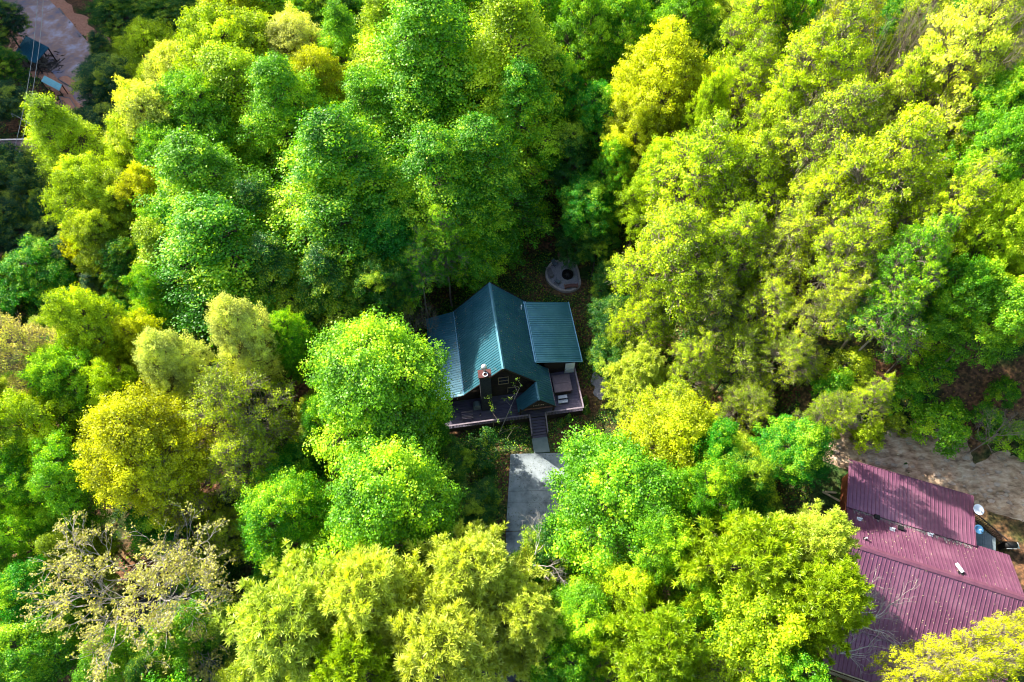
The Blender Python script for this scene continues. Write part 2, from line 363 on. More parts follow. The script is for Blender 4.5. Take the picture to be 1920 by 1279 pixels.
# ---------------------------------------------------------------- CABIN
cabin = empty('cabin', (CO[0], CO[1], 0), CA, 'dark log cabin with a green metal roof and front porch in the forest clearing', 'cabin')
KS = 1.108; RX, RZ = -2.35, 8.5
zr_ = lambda x: RZ-KS*(x-RX)
Y0, Y1, YS, YP = 4.28, 14.95, 6.74, 2.1
SP = .285
ys = np.arange(Y0+.1, Y1, SP)
lz = 3.8; lx = -6.59
roof_slope('roof_left', cabin, [(RX,Y0,RZ),(RX,Y1,RZ),(lx,Y1,lz),(lx,Y0,lz)], [((RX-.08,y,RZ-.08),(lx,y,lz)) for y in ys], MAT['teal'], R_TEAL)
roof_slope('roof_lower_left', cabin, [(lx-.01,Y0+.01,lz+.01),(lx-.01,Y1-.01,lz+.01),(-9.8,Y1-.01,3.0),(-9.8,Y0+.01,3.0)], [((lx,y,lz),(-9.8,y,3.0)) for y in ys], MAT['teal'], R_TEAL)
rr = []
for y in np.arange(YP+.1, Y1, SP):
    a = 1.05 if y < Y0 else RX+.08; b = 2.85 if y < YS else 1.5
    rr.append(((a, y, zr_(a)), (b, y, zr_(b))))
def P3(x, y): return (x, y, zr_(x))
rs = MB().slab([P3(RX,Y0),P3(RX,Y1),P3(1.5,Y1),P3(1.5,Y0)], .06)
rs.slab([P3(1.503,YS),P3(2.85,YS),P3(2.85,YP),P3(1.503,YP)], .06); rs.slab([P3(1.0,Y0-.003),P3(1.5,Y0-.003),P3(1.5,YP),P3(1.0,YP)], .06)
rs = rs.obj('roof_right', MAT['teal'], cabin); nR = slope_normal(P3(0,0), P3(1,0), P3(0,1))
for a, b in rr: rib(R_TEAL, a, b, rs, nR)
roof_slope('side_roof', cabin, [(1.4,YS,4.5),(1.4,14.65,4.5),(6.62,14.65,3.3),(6.62,YS,3.3)],
    [((1.45,y,4.49),(6.6,y,3.305)) for y in np.arange(YS+.12, 14.6, SP)], MAT['teal'], R_TEAL, .1)
PRX = 1.0; PRZ = zr_(1.0)
roof_slope('porch_roof', cabin, [(PRX,YP,PRZ),(PRX,Y0,PRZ),(-1.15,3.75,zr_(1)-KS*2.15),(-1.15,YP,zr_(1)-KS*2.15)],
    [((PRX-.03,y,PRZ-.03),(-1.14,min(y,3.7),PRZ-KS*2.14)) for y in np.arange(YP+.12, Y0, SP)], MAT['teal'], R_TEAL)
def bar_part(name, mat, parent, p0, p1, w, h, up=(0,0,1)): return MB().bar(p0, p1, w, h, up).obj(name, mat, parent)
rc = MB(); 
for sx in (-1, 1): rc.slab([(RX,Y0-.03,RZ+.07),(RX,Y1+.03,RZ+.07),(RX+sx*.17,Y1+.03,RZ+.07-.17*KS),(RX+sx*.17,Y0-.03,RZ+.07-.17*KS)], .02)
rc.obj('ridge_cap', MAT['teal_trim'], cabin)
rc = MB()
for sx in (-1, 1): rc.slab([(PRX,YP-.03,PRZ+.08),(PRX,Y0,PRZ+.08),(PRX+sx*.13,Y0,PRZ+.08-.13*KS),(PRX+sx*.13,YP-.03,PRZ+.08-.13*KS)], .02)
rc.obj('ridge_cap', MAT['teal_trim'], cabin)
bar_part('flashing', MAT['teal_trim'], cabin, (1.38,YS-.02,4.53), (1.38,14.67,4.53), .12, .05)
bar_part('flashing', MAT['teal_trim'], cabin, (1.56,YS-.01,4.51), (1.56,14.66,4.51), .05, .04)
bar_part('flashing', MAT['teal_trim'], cabin, (6.60,YS-.02,3.34), (6.60,14.67,3.34), .09, .05)
bar_part('flashing', MAT['teal_trim'], cabin, (1.4,YS-.02,4.53), (6.62,YS-.02,3.33), .07, .06)
bar_part('flashing', MAT['teal_trim'], cabin, (lx,Y0,lz+.04), (lx,Y1,lz+.04), .12, .03)
for (a, b) in [((RX,Y0-.02,RZ),(lx,Y0-.02,lz)),((lx,Y0-.02,lz),(-9.8,Y0-.02,3.0)),((RX,Y0-.02,RZ),(PRX,Y0-.02,PRZ)),((PRX,YP-.02,PRZ),(2.85,YP-.02,zr_(2.85))),((PRX,YP-.02,PRZ),(-1.15,YP-.02,PRZ-KS*2.15)),
     ((RX,Y1+.02,RZ),(lx,Y1+.02,lz)),((RX,Y1+.02,RZ),(1.4,Y1+.02,zr_(1.4)))]:
    bar_part('bargeboard', MAT['log'], cabin, a, b, .04, .2)
bar_part('eave_trim', MAT['rail'], cabin, (2.86,YP,zr_(2.86)), (2.86,YS,zr_(2.86)), .04, .1)
rnd = random.Random(4); lit = MB()
for k in range(300):
    x = rnd.uniform(-9.6, 1.2); y = rnd.uniform(4.4, 14.8); z = (zr_(x) if x > RX else (RZ-KS*(RX-x) if x > lx else lz-.25*(lx-x)))+.05; a = rnd.uniform(0, 6.3); l = rnd.uniform(.03, .07)
    if k % 3 == 0: x = lx+rnd.uniform(-.5, .3); z = lz+.06-.25*max(0, lx-x)+1.1*max(0, x-lx)
    lit.add([(x-l*math.cos(a),y-l*math.sin(a),z),(x+l*.5*math.sin(a),y-l*.5*math.cos(a),z+.012),(x+l*math.cos(a),y+l*math.sin(a),z),(x-l*.5*math.sin(a),y+l*.5*math.cos(a),z+.015)], [(0,1,2,3)])
lit.obj('fallen_litter', MAT['paleWood'], cabin)['kind'] = 'stuff'
# walls: horizontal logs laid one on another
def log_wall(parent, poly, y, th=.14, hole=None):
    MB().prism(poly, 'y', y, y+th).obj('wall', MAT['log'], parent)
    zmin = min(p[1] for p in poly); zmax = max(p[1] for p in poly); z = zmin+.12
    while z < zmax-.15:
        xs = []
        for (x0, z0), (x1, z1) in zip(poly, poly[1:]+poly[:1]):
            if (z0-z)*(z1-z) < 0: xs.append(x0+(x1-x0)*(z-z0)/(z1-z0))
        if len(xs) >= 2:
            xs = sorted(xs)
            if xs[-1]-xs[0] > .3: MB().tube([(xs[0]+.05,y+.02,z),(xs[-1]-.05,y+.02,z)], .12, 6).obj('wall_log', MAT['log'], parent, True)
        z += .25
gpoly = [(-9.2,1.2),(2.6,1.2),(2.6,zr_(2.6)-.12),(RX,RZ-.15),(lx,lz-.1),(-9.2,3.05)]
log_wall(cabin, gpoly, 5.1)
MB().prism([(-9.2,0),(2.6,0),(2.6,zr_(2.6)-.12),(RX,RZ-.15),(lx,lz-.1),(-9.2,3.05)], 'y', 14.3, 14.5).obj('wall', MAT['log'], cabin)
bx('wall', MAT['log'], cabin, -9.2,-9.05,5.25,14.29,-.1,3.0)
bx('wall', MAT['log'], cabin, 2.45,2.6,5.25,6.9,0,2.9)
bx('wall', MAT['log'], cabin, 2.45,6.2,6.95,7.1,0,3.35); bx('wall', MAT['log'], cabin, 6.05,6.2,7.1,14.3,-.1,3.28); bx('wall', MAT['log'], cabin, 2.6,6.05,14.15,14.3,-.1,3.28)
def cframe(px, py, yl, plane='y'):
    """point where the photo's ray meets the cabin-frame plane y=yl"""
    r = pray(px, py); o = np.array([0, 0, CAMH]); c, s = math.cos(CA), math.sin(CA)
    oy = -(o[0]-CO[0])*s+(o[1]-CO[1])*c; ry = -r[0]*s+r[1]*c; t = (yl-oy)/ry; p = o+r*t
    x, y = tolocal(p[0], p[1], CO, CA); return float(x), float(y), float(p[2])
x0, _, z1 = cframe(934, 708, 5.0); x1, _, z0 = cframe(953, 717.5, 5.0)
w = empty('window'); w.parent = cabin
zc = (z0+z1)/2
for k, (a, b) in enumerate([((x0,4.93,z0),(x1,4.93,z0)),((x0,4.93,z1),(x1,4.93,z1)),((x0,4.93,zc),(x1,4.93,zc)),((x0,4.93,z0-.05),(x0,4.93,z1+.05)),((x1,4.93,z0-.05),(x1,4.93,z1+.05))]):
    bar_part('frame_bar', MAT['tan'], w, a, b, .07, .07, (0,1,0))
bx('pane', MAT['glass'], w, x0,x1,4.94,4.99,z0,z1)
# white door beneath the side roof
door = bx('door', MAT['white'], cabin, 4.75,5.8,6.7,6.76,1.2,3.3)
for (a, b, c, d) in [(4.85,5.7,1.35,2.15),(4.85,5.7,2.3,3.15)]: bx('door_panel', MAT['white'], door, a,b,6.66,6.698,c,d)
MB().lathe([(0,0),(.04,0),(.04,.08),(0,.08)], (4.83,6.64,2.2), 8).obj('door_handle', MAT['black'], door)
# second door and windows on the front wall
bx('door', MAT['log'], cabin, .2,1.15,5.0,5.06,1.2,3.2)
for xx in (-7.9, -1.3):
    wf = bx('window', MAT['tan'], cabin, xx-.6,xx+.6,4.9,4.96,1.9,3.0); bx('pane', MAT['glass'], wf, xx-.52,xx+.52,4.86,4.895,1.98,2.92)
# porch gable face with its small lettered sign
MB().prism([(-.85,2.75),(2.7,2.75),(2.7,zr_(2.7)-.1),(PRX,PRZ-.15),(-.85,PRZ-.15-KS*1.85)], 'y', 2.3, 2.38).obj('porch_gable', MAT['log'], cabin)
for xx in (-.9, 2.65): bx('porch_post', MAT['log'], cabin, xx-.08,xx+.08,2.15,2.31,1.2,2.9)
bx('porch_beam', MAT['redwood'], cabin, -1.0,2.75,2.2,2.295,2.6,2.74)
sx0, _, sz1 = cframe(998, 756.5, 2.22); sx1, _, sz0 = cframe(1021, 767, 2.22)
sign = bx('sign_board', MAT['log'], cabin, sx0,sx1,2.24,2.28,sz0,sz1)
rnd = random.Random(5)
lm = MB()
for row, (n, zz, hh) in enumerate([(7, sz0+(sz1-sz0)*.62, .17), (7, sz0+(sz1-sz0)*.22, .13)]):
    for i in range(n):
        xx = sx0+.08+(sx1-sx0-.16)*(i+.5)/n; dz = (.07*(1-((i-3)/3)**2) if row == 0 else 0); w_ = .045
        lm.box(xx-w_, xx-w_+.03, 2.215, 2.239, zz+dz-hh/2, zz+dz+hh/2)
        if i % 2: lm.box(xx-w_+.03, xx+w_, 2.215, 2.239, zz+dz+hh/2-.035, zz+dz+hh/2)
        if i % 3 != 1: lm.box(xx-w_+.03, xx+w_, 2.215, 2.239, zz+dz-.0175, zz+dz+.0175)
        if i % 2 == 0: lm.box(xx+w_-.03, xx+w_, 2.215, 2.239, zz+dz-hh/2, zz+dz)
lm.obj('lettering', MAT['letter'], sign)
# chimney
ch = bx('chimney', MAT['brick'], cabin, -4.85,-3.75,3.45,4.15,.3,8.75)
cm = MB()
z = 1.3
while z < 8.7:
    cm.box(-4.862,-3.738,3.438,4.162,z,z+.07); z += .11
cm.obj('brick_course', MAT['brick'], ch)['kind'] = 'stuff'
bx('chimney_cap', MAT['brick_cap'], ch, -4.95,-3.65,3.35,4.25,8.76,8.95)
MB().lathe([(.26,8.95),(.26,9.1),(.2,9.1),(.2,8.97)], (-4.25,3.62,0), 18).obj('flue_ring', MAT['white'], ch)
MB().lathe([(.13,8.95),(.13,9.65),(.16,9.66),(.3,9.72),(.28,9.9),(.12,10.02),(0,10.05)], (-4.3,4.05,0), 18).obj('chimney_cowl', MAT['whitem'], ch, True)
MB().lathe([(.07,0),(.07,.9),(.05,.92),(0,.92)], (0.9,13.4,zr_(.9)-.05), 10).obj('vent_pipe', MAT['white'], cabin, True)
# deck
for y in np.arange(1.95, 5.05, .145): bx('deck_board', MAT['deck'], cabin, -9.0,2.88,y,y+.13,1.165,1.2)
for y in np.arange(1.95, 6.9, .145): bx('deck_board', MAT['deck'], cabin, 2.9,5.85,y,y+.13,1.165,1.2)
bx('deck_skirt', MAT['log'], cabin, -8.98,5.83,1.98,2.03,.2,1.16); bx('deck_skirt', MAT['log'], cabin, 5.78,5.83,2.05,6.8,.2,1.16)
for x in np.arange(-9, 5.9, 2.4): bx('deck_post', MAT['log'], cabin, x,x+.12,2.04,2.16,-.1,1.16)
balm = MB().box(-.025,.025,-.02,.02,1.2,2.04).mesh('baluster', MAT['rail'])
def balus(x, y): link('baluster', balm, cabin, Matrix.Translation((x, y, 0)))
for x in np.arange(-8.9, -.15, .16): balus(x, 1.9)
for x in np.arange(2.0, 5.85, .16): balus(x, 1.95)
for y in np.arange(2.15, 6.8, .16): balus(5.83, y)
def cap(p0, p1): return bar_part('rail_cap', MAT['rail'], cabin, p0, p1, .15, .05)
cap((-9.0,1.88,2.07),(-.12,1.88,2.07)); cap((1.86,1.92,2.07),(5.9,1.92,2.07)); cap((5.85,2.0,2.075),(5.85,6.9,2.075)); cap((-9.0,1.96,2.075),(-9.0,5.0,2.075))
# stairs
ns = 7
for i in range(ns):
    zz = 1.2-(i+.6)*(1.15/ns); yy = 1.9-i*.27
    bx('stair_tread', MAT['deck'], cabin, .1,1.66,yy-.29,yy,zz-.045,zz); 
    bx('stair_riser', MAT['log'], cabin, .1,1.66,yy-.27,yy-.25,zz-.2,zz-.046)
for xx in (0.02, 1.74):
    bar_part('stair_rail', MAT['rail'], cabin, (xx,1.9,2.1), (xx,.15,1.0), .14, .05)
    bar_part('stringer', MAT['log'], cabin, (xx,1.9,1.0), (xx,0,-.05), .05, .26)
    for k in range(4): bx('stair_post', MAT['rail'], cabin, xx-.03,xx+.03,1.75-k*.5,1.81-k*.5,.7-k*.33,2.0-k*.32)

# things on the deck
def local_thing(name, label, cat, x, y, z, rz=0, group=None):
    wx, wy = cw(x, y); return empty(name, (wx, wy, z), CA+rz, label, cat, group)
tub = local_thing('hot_tub', 'square hot tub under a dark folded cover on the cabin deck', 'hot tub', 4.12, 5.1, 1.2)
bx('cabinet', MAT['tub'], tub, -.9,.9,-.95,.95,.01,.78)
bx('cover_half', MAT['cover'], tub, -.98,.98,.012,1.03,.79,.9); bx('cover_half', MAT['cover'], tub, -.98,.98,-1.03,-.012,.79,.895)
bx('cover_skirt', MAT['cover'], tub, -.97,.97,-1.02,1.02,.66,.788)
st = local_thing('tub_steps', 'pale two-step plastic stair in front of the hot tub', 'steps', 3.95, 3.45, 1.2)
bx('tread', MAT['step'], st, -.5,.5,.02,.4,.42,.48); bx('tread', MAT['step'], st, -.55,.5,-.42,-.04,.2,.26)
for xx in (-.5, .42): bx('side', MAT['step'], st, xx,xx+.06,-.3,.38,0,.19); bx('side', MAT['step'], st, xx,xx+.06,.05,.38,.2,.419)
bn = local_thing('porch_bench', 'dark slatted bench at the far end of the front deck', 'bench', -6.5, 2.9, 1.2)
for k in range(4): bx('slat', MAT['rail'], bn, -.6,.6,-.3+k*.17,-.3+k*.17+.09,.42,.46)
for xx in (-.55, .5): bx('leg', MAT['log'], bn, xx,xx+.06,-.28,.3,0,.419)
for k in range(2): bx('back_slat', MAT['rail'], bn, -.6,.6,.34,.38,.6+k*.18,.7+k*.18)
gr = local_thing('covered_grill', 'blue-grey covered grill beside the brick chimney', 'grill', -5.35, 3.9, 1.2)
MB().prism([(-.4,.15),(.4,.15),(.38,.85),(.2,1.1),(-.2,1.1),(-.38,.85)], 'y', -.3, .3).obj('cover', MAT['fabric'], gr)
for xx in (-.35, .3): bx('leg', MAT['black'], gr, xx,xx+.05,-.2,.2,0,.149)
pt = local_thing('deck_lantern', 'small pale lantern standing on the front deck boards', 'lantern', -5.1, 3.0, 1.2)
bx('base', MAT['black'], pt, -.09,.09,-.09,.09,0,.05); bx('body', MAT['white'], pt, -.07,.07,-.07,.07,.05,.3); MB().lathe([(.1,.3),(.02,.4),(0,.4)], k=8).obj('lid', MAT['black'], pt)

# ---------------------------------------------------------------- fire pit terrace
fp = [(690,385),(590,420),(520,510),(500,590),(520,680),(600,770),(700,830),(800,860),(900,850),(990,810),(1035,740),(1020,640),(995,520),(950,430),(890,372)]
fpw = [at(960+a/8, 440+b/8, .2)[:2] for a, b in fp]
def smooth_closed(P, k=4):
    P = np.array(P); o = []
    n = len(P)
    for i in range(n):
        p0, p1, p2, p3 = P[i-1], P[i], P[(i+1) % n], P[(i+2) % n]
        for j in range(k):
            t = j/k; o.append(.5*((2*p1)+(-p0+p2)*t+(2*p0-5*p1+4*p2-p3)*t*t+(-p0+3*p1-3*p2+p3)*t**3))
    return np.array(o)
sm = smooth_closed(fpw); cen = sm.mean(0)
slab_world('terrace', [cen+(p-cen)*.93 for p in sm][::-1], -.3, .10, MAT['gravel'])
kerb = empty('terrace_kerb', (cen[0], cen[1], 0), 0, 'curved pale stone kerb around the gravel fire-pit terrace', 'kerb')
km = len(sm)
for i in range(0, km, 2):
    a, b, c = sm[i]-cen, sm[(i+1) % km]-cen, sm[(i+2) % km]-cen
    sh = .985
    ia, ib, ic = a*.885, b*.885, c*.885
    MB().prism([tuple(x) for x in [a, b, a+(c-a)*sh, ia+(ic-ia)*sh, ib, ia]], 'z', -.1, .32+.03*(i % 3)).obj('kerb_stone', MAT['kerb'], kerb)
fc = at(1064.2, 514.3, .3)
ring = empty('fire_pit', (fc[0], fc[1], .1), 0, 'round black iron fire ring with charred logs on the gravel terrace', 'fire pit')
MB().lathe([(.66,0),(.70,.0),(.70,.32),(.60,.32),(.60,.03),(0,.03)], k=36).obj('ring', MAT['black'], ring)
for k in range(6):
    t = k*1.05; MB().tube([(.35*math.cos(t),.35*math.sin(t),.08),(-.1*math.cos(t+.4),-.1*math.sin(t+.4),.2)], .05, 6).obj('burnt_log', MAT['char'], ring)
def slat_bench(px, py, rz, L, mat, label, curve=0.0, back=True):
    p = at(px, py, .4); b = empty('bench', (p[0], p[1], .1), rz, label, 'bench')
    for k in range(4):
        pts = [(x, -.24+k*.13+curve*(1-(2*x/L)**2), .44) for x in np.linspace(-L/2, L/2, 7)]
        m = MB()
        for q0, q1 in zip(pts[:-1], pts[1:]): m.bar(q0, q1, .1, .04)
        m.obj('seat_slat', mat, b)
    for s in (-1, 1):
        bx('leg', mat, b, s*L*.42-.04, s*L*.42+.04, -.2, .22, 0, .415); bx('armrest', mat, b, s*L*.5-.05, s*L*.5+.05, -.28, .3, .62, .66)
    if back:
        for k in range(3):
            m = MB(); pts = [(x, .30+k*.05+curve*(1-(2*x/L)**2), .55+k*.14) for x in np.linspace(-L/2, L/2, 7)]
            for q0, q1 in zip(pts[:-1], pts[1:]): m.bar(q0, q1, .035, .1)
            m.obj('back_slat', mat, b)
slat_bench(1059.5, 482, .10, 1.75, MAT['redwood'], 'reddish slatted bench at the top end of the fire-pit terrace')
slat_bench(1070.5, 538.5, math.pi+.12, 1.6, MAT['redwood'], 'reddish curved bench at the bottom of the fire-pit terrace', -.12)
slat_bench(1031.5, 512, math.pi/2+.3, 1.3, MAT['greywood'], 'grey weathered bench against the kerb beside two camp chairs')
def camp_chair(px, py, rz, label):
    p = at(px, py, .4); b = empty('camp_chair', (p[0], p[1], .1), rz, label, 'chair', 'folding camp chairs at the fire pit')
    MB().slab([(-.27,-.25,.42),(.27,-.25,.42),(.25,.22,.36),(-.25,.22,.36)], .02).obj('seat', MAT['fabric'], b)
    MB().slab([(-.27,.22,.38),(.27,.22,.38),(.27,.42,.92),(-.27,.42,.92)], .02).obj('backrest', MAT['fabric'], b)
    for s in (-1, 1):
        bar_part('leg', MAT['black'], b, (s*.3,-.3,0), (s*.24,.3,.5), .03, .03); bar_part('leg', MAT['black'], b, (s*.3,.35,0), (s*.27,-.26,.5), .03, .03)
        bar_part('armrest', MAT['fabric'], b, (s*.31,-.28,.62), (s*.31,.3,.62), .06, .02)
camp_chair(1041, 495, .9, 'folded-back grey camp chair by the upper kerb of the terrace')
camp_chair(1045.5, 528.5, 2.5, 'grey camp chair facing the fire ring from below')

# dish on the ground right of the cabin
def dish(px, py, z, zg, r, mat, label, tilt, az, arm=True, base=None):
    p = at(px, py, z); e = empty('satellite_dish', (p[0], p[1], zg), az, label, 'satellite dish')
    M = Matrix.Translation((0, 0, z-zg)) @ Matrix.Rotation(tilt, 4, 'X')
    MB().lathe([(0,-.02),(r*.35,.0),(r*.7,.05),(r,.12),(r*1.02,.11),(r*.7,.02),(r*.3,-.05),(0,-.06)], k=28).obj('reflector', mat, e, True, M)
    top = M @ Vector((0, -r*.1, r*.75)); bot = M @ Vector((0, -r*.9, .05))
    MB().tube([bot, top], .02, 6).obj('feed_arm', MAT['whitem'], e); MB().tube([top, top+(M.to_3x3() @ Vector((0,0,-.12)))], .05, 8).obj('receiver', MAT['white'], e)
    MB().tube([(0,0,0), M @ Vector((0,0,-.04))], .035, 8).obj('mast', MAT['whitem'], e)
    return e
dish(1154.5, 733, 1.5, .2, .42, MAT['dishb'], 'blue oval satellite dish on a mast beside the bare gravel patch', 1.0, .5)
gpv = at(1127, 722, .1); tag(slab_world('gravel_patch', [gpv[:2]+np.array([math.cos(t), math.sin(t)*1.3])*(1.1+.3*math.sin(3*t+1)+.15*math.sin(7*t)) for t in np.linspace(0, 2*math.pi, 26)[:-1]], -.2, .05, MAT['gravel']), kind='structure')

# ---------------------------------------------------------------- RED-ROOFED HOUSE
rh = empty('red_house', (RO[0], RO[1], 0), RA, 'large house with an oxblood red metal roof below the rock bank', 'house')
W = 12.35; sl = .457; ZR = 15.5
xs = np.arange(.12, W, .3)
zb = ZR-sl*3.5; zf = ZR-sl*5.4
roof_slope('roof_back', rh, [(0,0,ZR),(W,0,ZR),(W,3.75,ZR-sl*3.75),(0,3.75,ZR-sl*3.75)], [((x,.12,ZR-sl*.12),(x,3.75,ZR-sl*3.75)) for x in xs], MAT['red'], R_RED)
roof_slope('roof_front', rh, [(0,-.003,ZR),(W,-.003,ZR),(W,-5.4,zf),(0,-5.4,zf)], [((x,-.12,ZR-sl*.12),(x,-5.4,zf)) for x in xs+.05], MAT['red'], R_RED)
UW = 9.72
roof_slope('roof_addition', rh, [(-.08,3.52,14.05),(UW,3.52,14.05),(UW,7.85,13.75),(-.08,7.85,13.75)], [((x,3.54,14.05),(x,7.83,13.755)) for x in np.arange(.05,UW,.3)], MAT['red'], R_RED)
roof_slope('porch_roof', rh, [(-.1,-5.3,zf-.10),(W,-5.3,zf-.10),(W,-8.55,12.0),(-.1,-8.55,12.0)], [((x,-5.42,zf-.13),(x,-8.54,12.0)) for x in xs+.02], MAT['red'], R_RED)
rc = MB()
for sy in (-1, 1): rc.slab([(-.04,0,ZR+.09),(W+.04,0,ZR+.09),(W+.04,sy*.22,ZR+.09-sl*.22),(-.04,sy*.22,ZR+.09-sl*.22)], .02)
rc.obj('ridge_cap', MAT['red_trim'], rh)
bar_part('gutter', MAT['red_trim'], rh, (-.02,-5.43,zf), (W,-5.43,zf), .13, .07)
bar_part('fascia', MAT['red_trim'], rh, (-.1,7.87,13.72), (UW,7.87,13.72), .05, .14)
bar_part('fascia', MAT['red_trim'], rh, (UW+.02,3.5,14.03), (UW+.02,7.87,13.73), .05, .14)
bar_part('fascia', MAT['red_trim'], rh, (-.02,0,ZR), (-.02,3.75,ZR-sl*3.75), .05, .14); bar_part('fascia', MAT['red_trim'], rh, (-.02,0,ZR), (-.02,-5.4,zf), .05, .14)
bar_part('fascia', MAT['paleWood'], rh, (-.12,-8.58,11.96), (W,-8.58,11.96), .06, .16)
# debris caught along the roof valley
dm = MB(); rnd = random.Random(3)
for k in range(260):
    x = rnd.uniform(.5, 9.6); y = 3.55-abs(rnd.gauss(0, .18)); z = ZR-sl*y+.03; a = rnd.uniform(0, 6.3); l = rnd.uniform(.05, .16)
    dm.add([(x-l*math.cos(a),y-l*math.sin(a),z),(x+l*.4*math.sin(a),y-l*.4*math.cos(a),z+.02),(x+l*math.cos(a),y+l*math.sin(a),z),(x-l*.4*math.sin(a),y+l*.4*math.cos(a),z+.03)], [(0,1,2,3)])
dm.obj('leaf_debris', MAT['greywood'], rh)['kind'] = 'stuff'
lit = MB()
for k in range(420):
    x = rnd.uniform(.1, W-.1); y = rnd.uniform(-5.2, 3.6) if k % 3 else rnd.gauss(-5.2, .12); y = max(-5.3, min(3.6, y)); z = ZR-sl*abs(y)+.03+.02*rnd.random(); a = rnd.uniform(0, 6.3); l = rnd.uniform(.03, .075)
    lit.add([(x-l*math.cos(a),y-l*math.sin(a),z),(x+l*.5*math.sin(a),y-l*.5*math.cos(a),z+.012),(x+l*math.cos(a),y+l*math.sin(a),z),(x-l*.5*math.sin(a),y+l*.5*math.cos(a),z+.015)], [(0,1,2,3)])
lit.obj('fallen_litter', MAT['paleWood'], rh)['kind'] = 'stuff'
GZ = 10.9
def hwall(x0, x1, y0, y1, z1, z0=GZ): bx('wall', MAT['wall_red'], rh, x0,x1,y0,y1,z0,z1)
MB().prism([(-4.9,GZ-3),(3.4,GZ-.3),(3.4,ZR-sl*3.4-.1),(0,ZR-.15),(-4.9,zf+.12)], 'x', .5, .65).obj('wall', MAT['wall_red'], rh)
for k in range(18):
    z = GZ+.1+k*.25
    if z < 13.5: bar_part('siding_board', MAT['wall_red'], rh, (.48,-4.85 if z < 13 else -4.2,z), (.48,7.4,z), .04, .21)
hwall(.5,.65,3.41,7.45,13.6); hwall(.66,9.3,7.3,7.45,13.6); hwall(9.15,9.3,3.5,7.29,13.6); hwall(9.31,11.9,3.3,3.45,13.9); hwall(11.75,11.9,-4.9,3.29,13.2); hwall(.66,11.74,-4.9,-4.75,12.9)
hw = bx('window', MAT['white'], rh, .38,.45,-1.6,-.4,12.0,13.2); bx('pane', MAT['glass'], hw, .35,.379,-1.5,-.5,12.1,13.1)
hw = bx('window', MAT['bluel'], rh, .36,.45,.6,1.3,11.3,13.0); bx('pane', MAT['glass'], hw, .33,.359,.68,1.22,11.4,12.9)
# left side deck with teal boards
for k in range(12): bx('deck_board', MAT['bluel'] if k % 3 == 0 else MAT['greywood'], rh, -1.3,.45,-4.4+k*.42,-4.03+k*.42,GZ+.12,GZ+.17)
bar_part('deck_rail', MAT['paleWood'], rh, (-1.3,-4.4,GZ+1.0), (-1.3,.6,GZ+1.0), .1, .05)
for y in np.arange(-4.4, .7, .7): bx('deck_rail_post', MAT['paleWood'], rh, -1.34,-1.26,y-.04,y+.04,GZ-1.2,GZ+.97)
# porch at the lower edge: railing, lattice and pale steps
for k in range(24):
    x = -.1+k*.16
    bar_part('lattice_strip', MAT['paleWood'], rh, (x,-8.66,10.9), (x+.6,-8.66,11.75), .03, .05, (0,1,0)); bar_part('lattice_strip', MAT['paleWood'], rh, (x+.6,-8.70,10.9), (x,-8.70,11.75), .03, .05, (0,1,0))
bar_part('porch_rail', MAT['paleWood'], rh, (-1.3,-9.3,11.2), (5.5,-9.3,11.2), .16, .08); bar_part('porch_rail', MAT['paleWood'], rh, (-1.3,-9.0,10.8), (1.2,-9.7,10.8), .22, .06)
for x in np.arange(-.1, 6, 1.8): bx('porch_post', MAT['wall_red'], rh, x,x+.12,-8.5,-8.38,8,12.0)
for k in range(14): bx('porch_board', MAT['greywood'], rh, -.3,W,-9.6+k*.33,-9.29+k*.33,10.2,10.25)
# roof vents
def vent(px, py, kind):
    # on the back slope: solve by iterating height
    z = 14.6
    for _ in range(8):
        p = at(px, py, z); lx_, ly_ = tolocal(p[0], p[1], RO, RA); z = ZR-sl*abs(ly_)+.05
    e = empty('roof_vent'); e.parent = rh; e.location = (lx_, ly_, z)
    if kind == 0:
        for k in range(3): MB().tube([(-.08+.1*k,0,0),(-.08+.1*k,.0,.12),(-.02+.1*k,.1,.14)], .035, 6).obj('pipe', MAT['white'], e)
        bx('boot', MAT['whitem'], e, -.2,.2,-.14,.14,-.02,.02)
    elif kind == 1: bx('boot', MAT['black'], e, -.2,.2,-.16,.16,-.02,.22); bx('tray', MAT['whitem'], e, -.26,.26,-.26,-.17,-.02,.03)
    elif kind == 2:
        MB().tube([(0,0,-.05),(0,0,.35)], .07, 10).obj('pipe', MAT['whitem'], e); bx('boot', MAT['black'], e, -.13,.13,-.12,.12,-.04,.01)
    else:
        bar_part('pipe', MAT['white'], e, (-.25,.4,.18), (.2,-.15,.22), .2, .14); bx('boot', MAT['black'], e, -.05,.32,-.4,-.1,-.05,.12)
for a in [(1611.5,973.5,0),(1673,992.5,0),(1744,1002.5,0),(1688,991,1),(1643,970,1),(1622,1010.5,2),(1797,1069,3)]: vent(*a)
def rw(x, y): return toworld(x, y, RO, RA)
dish(1833.5, 956, 14.3, 13.7, .43, MAT['dish'], 'white round satellite dish at the corner of the red roof', .15, .5)
dish(1834, 993, 13.9, 13.2, .36, MAT['dishb'], 'dark blue satellite dish tucked below the red roof edge', .2, .4)
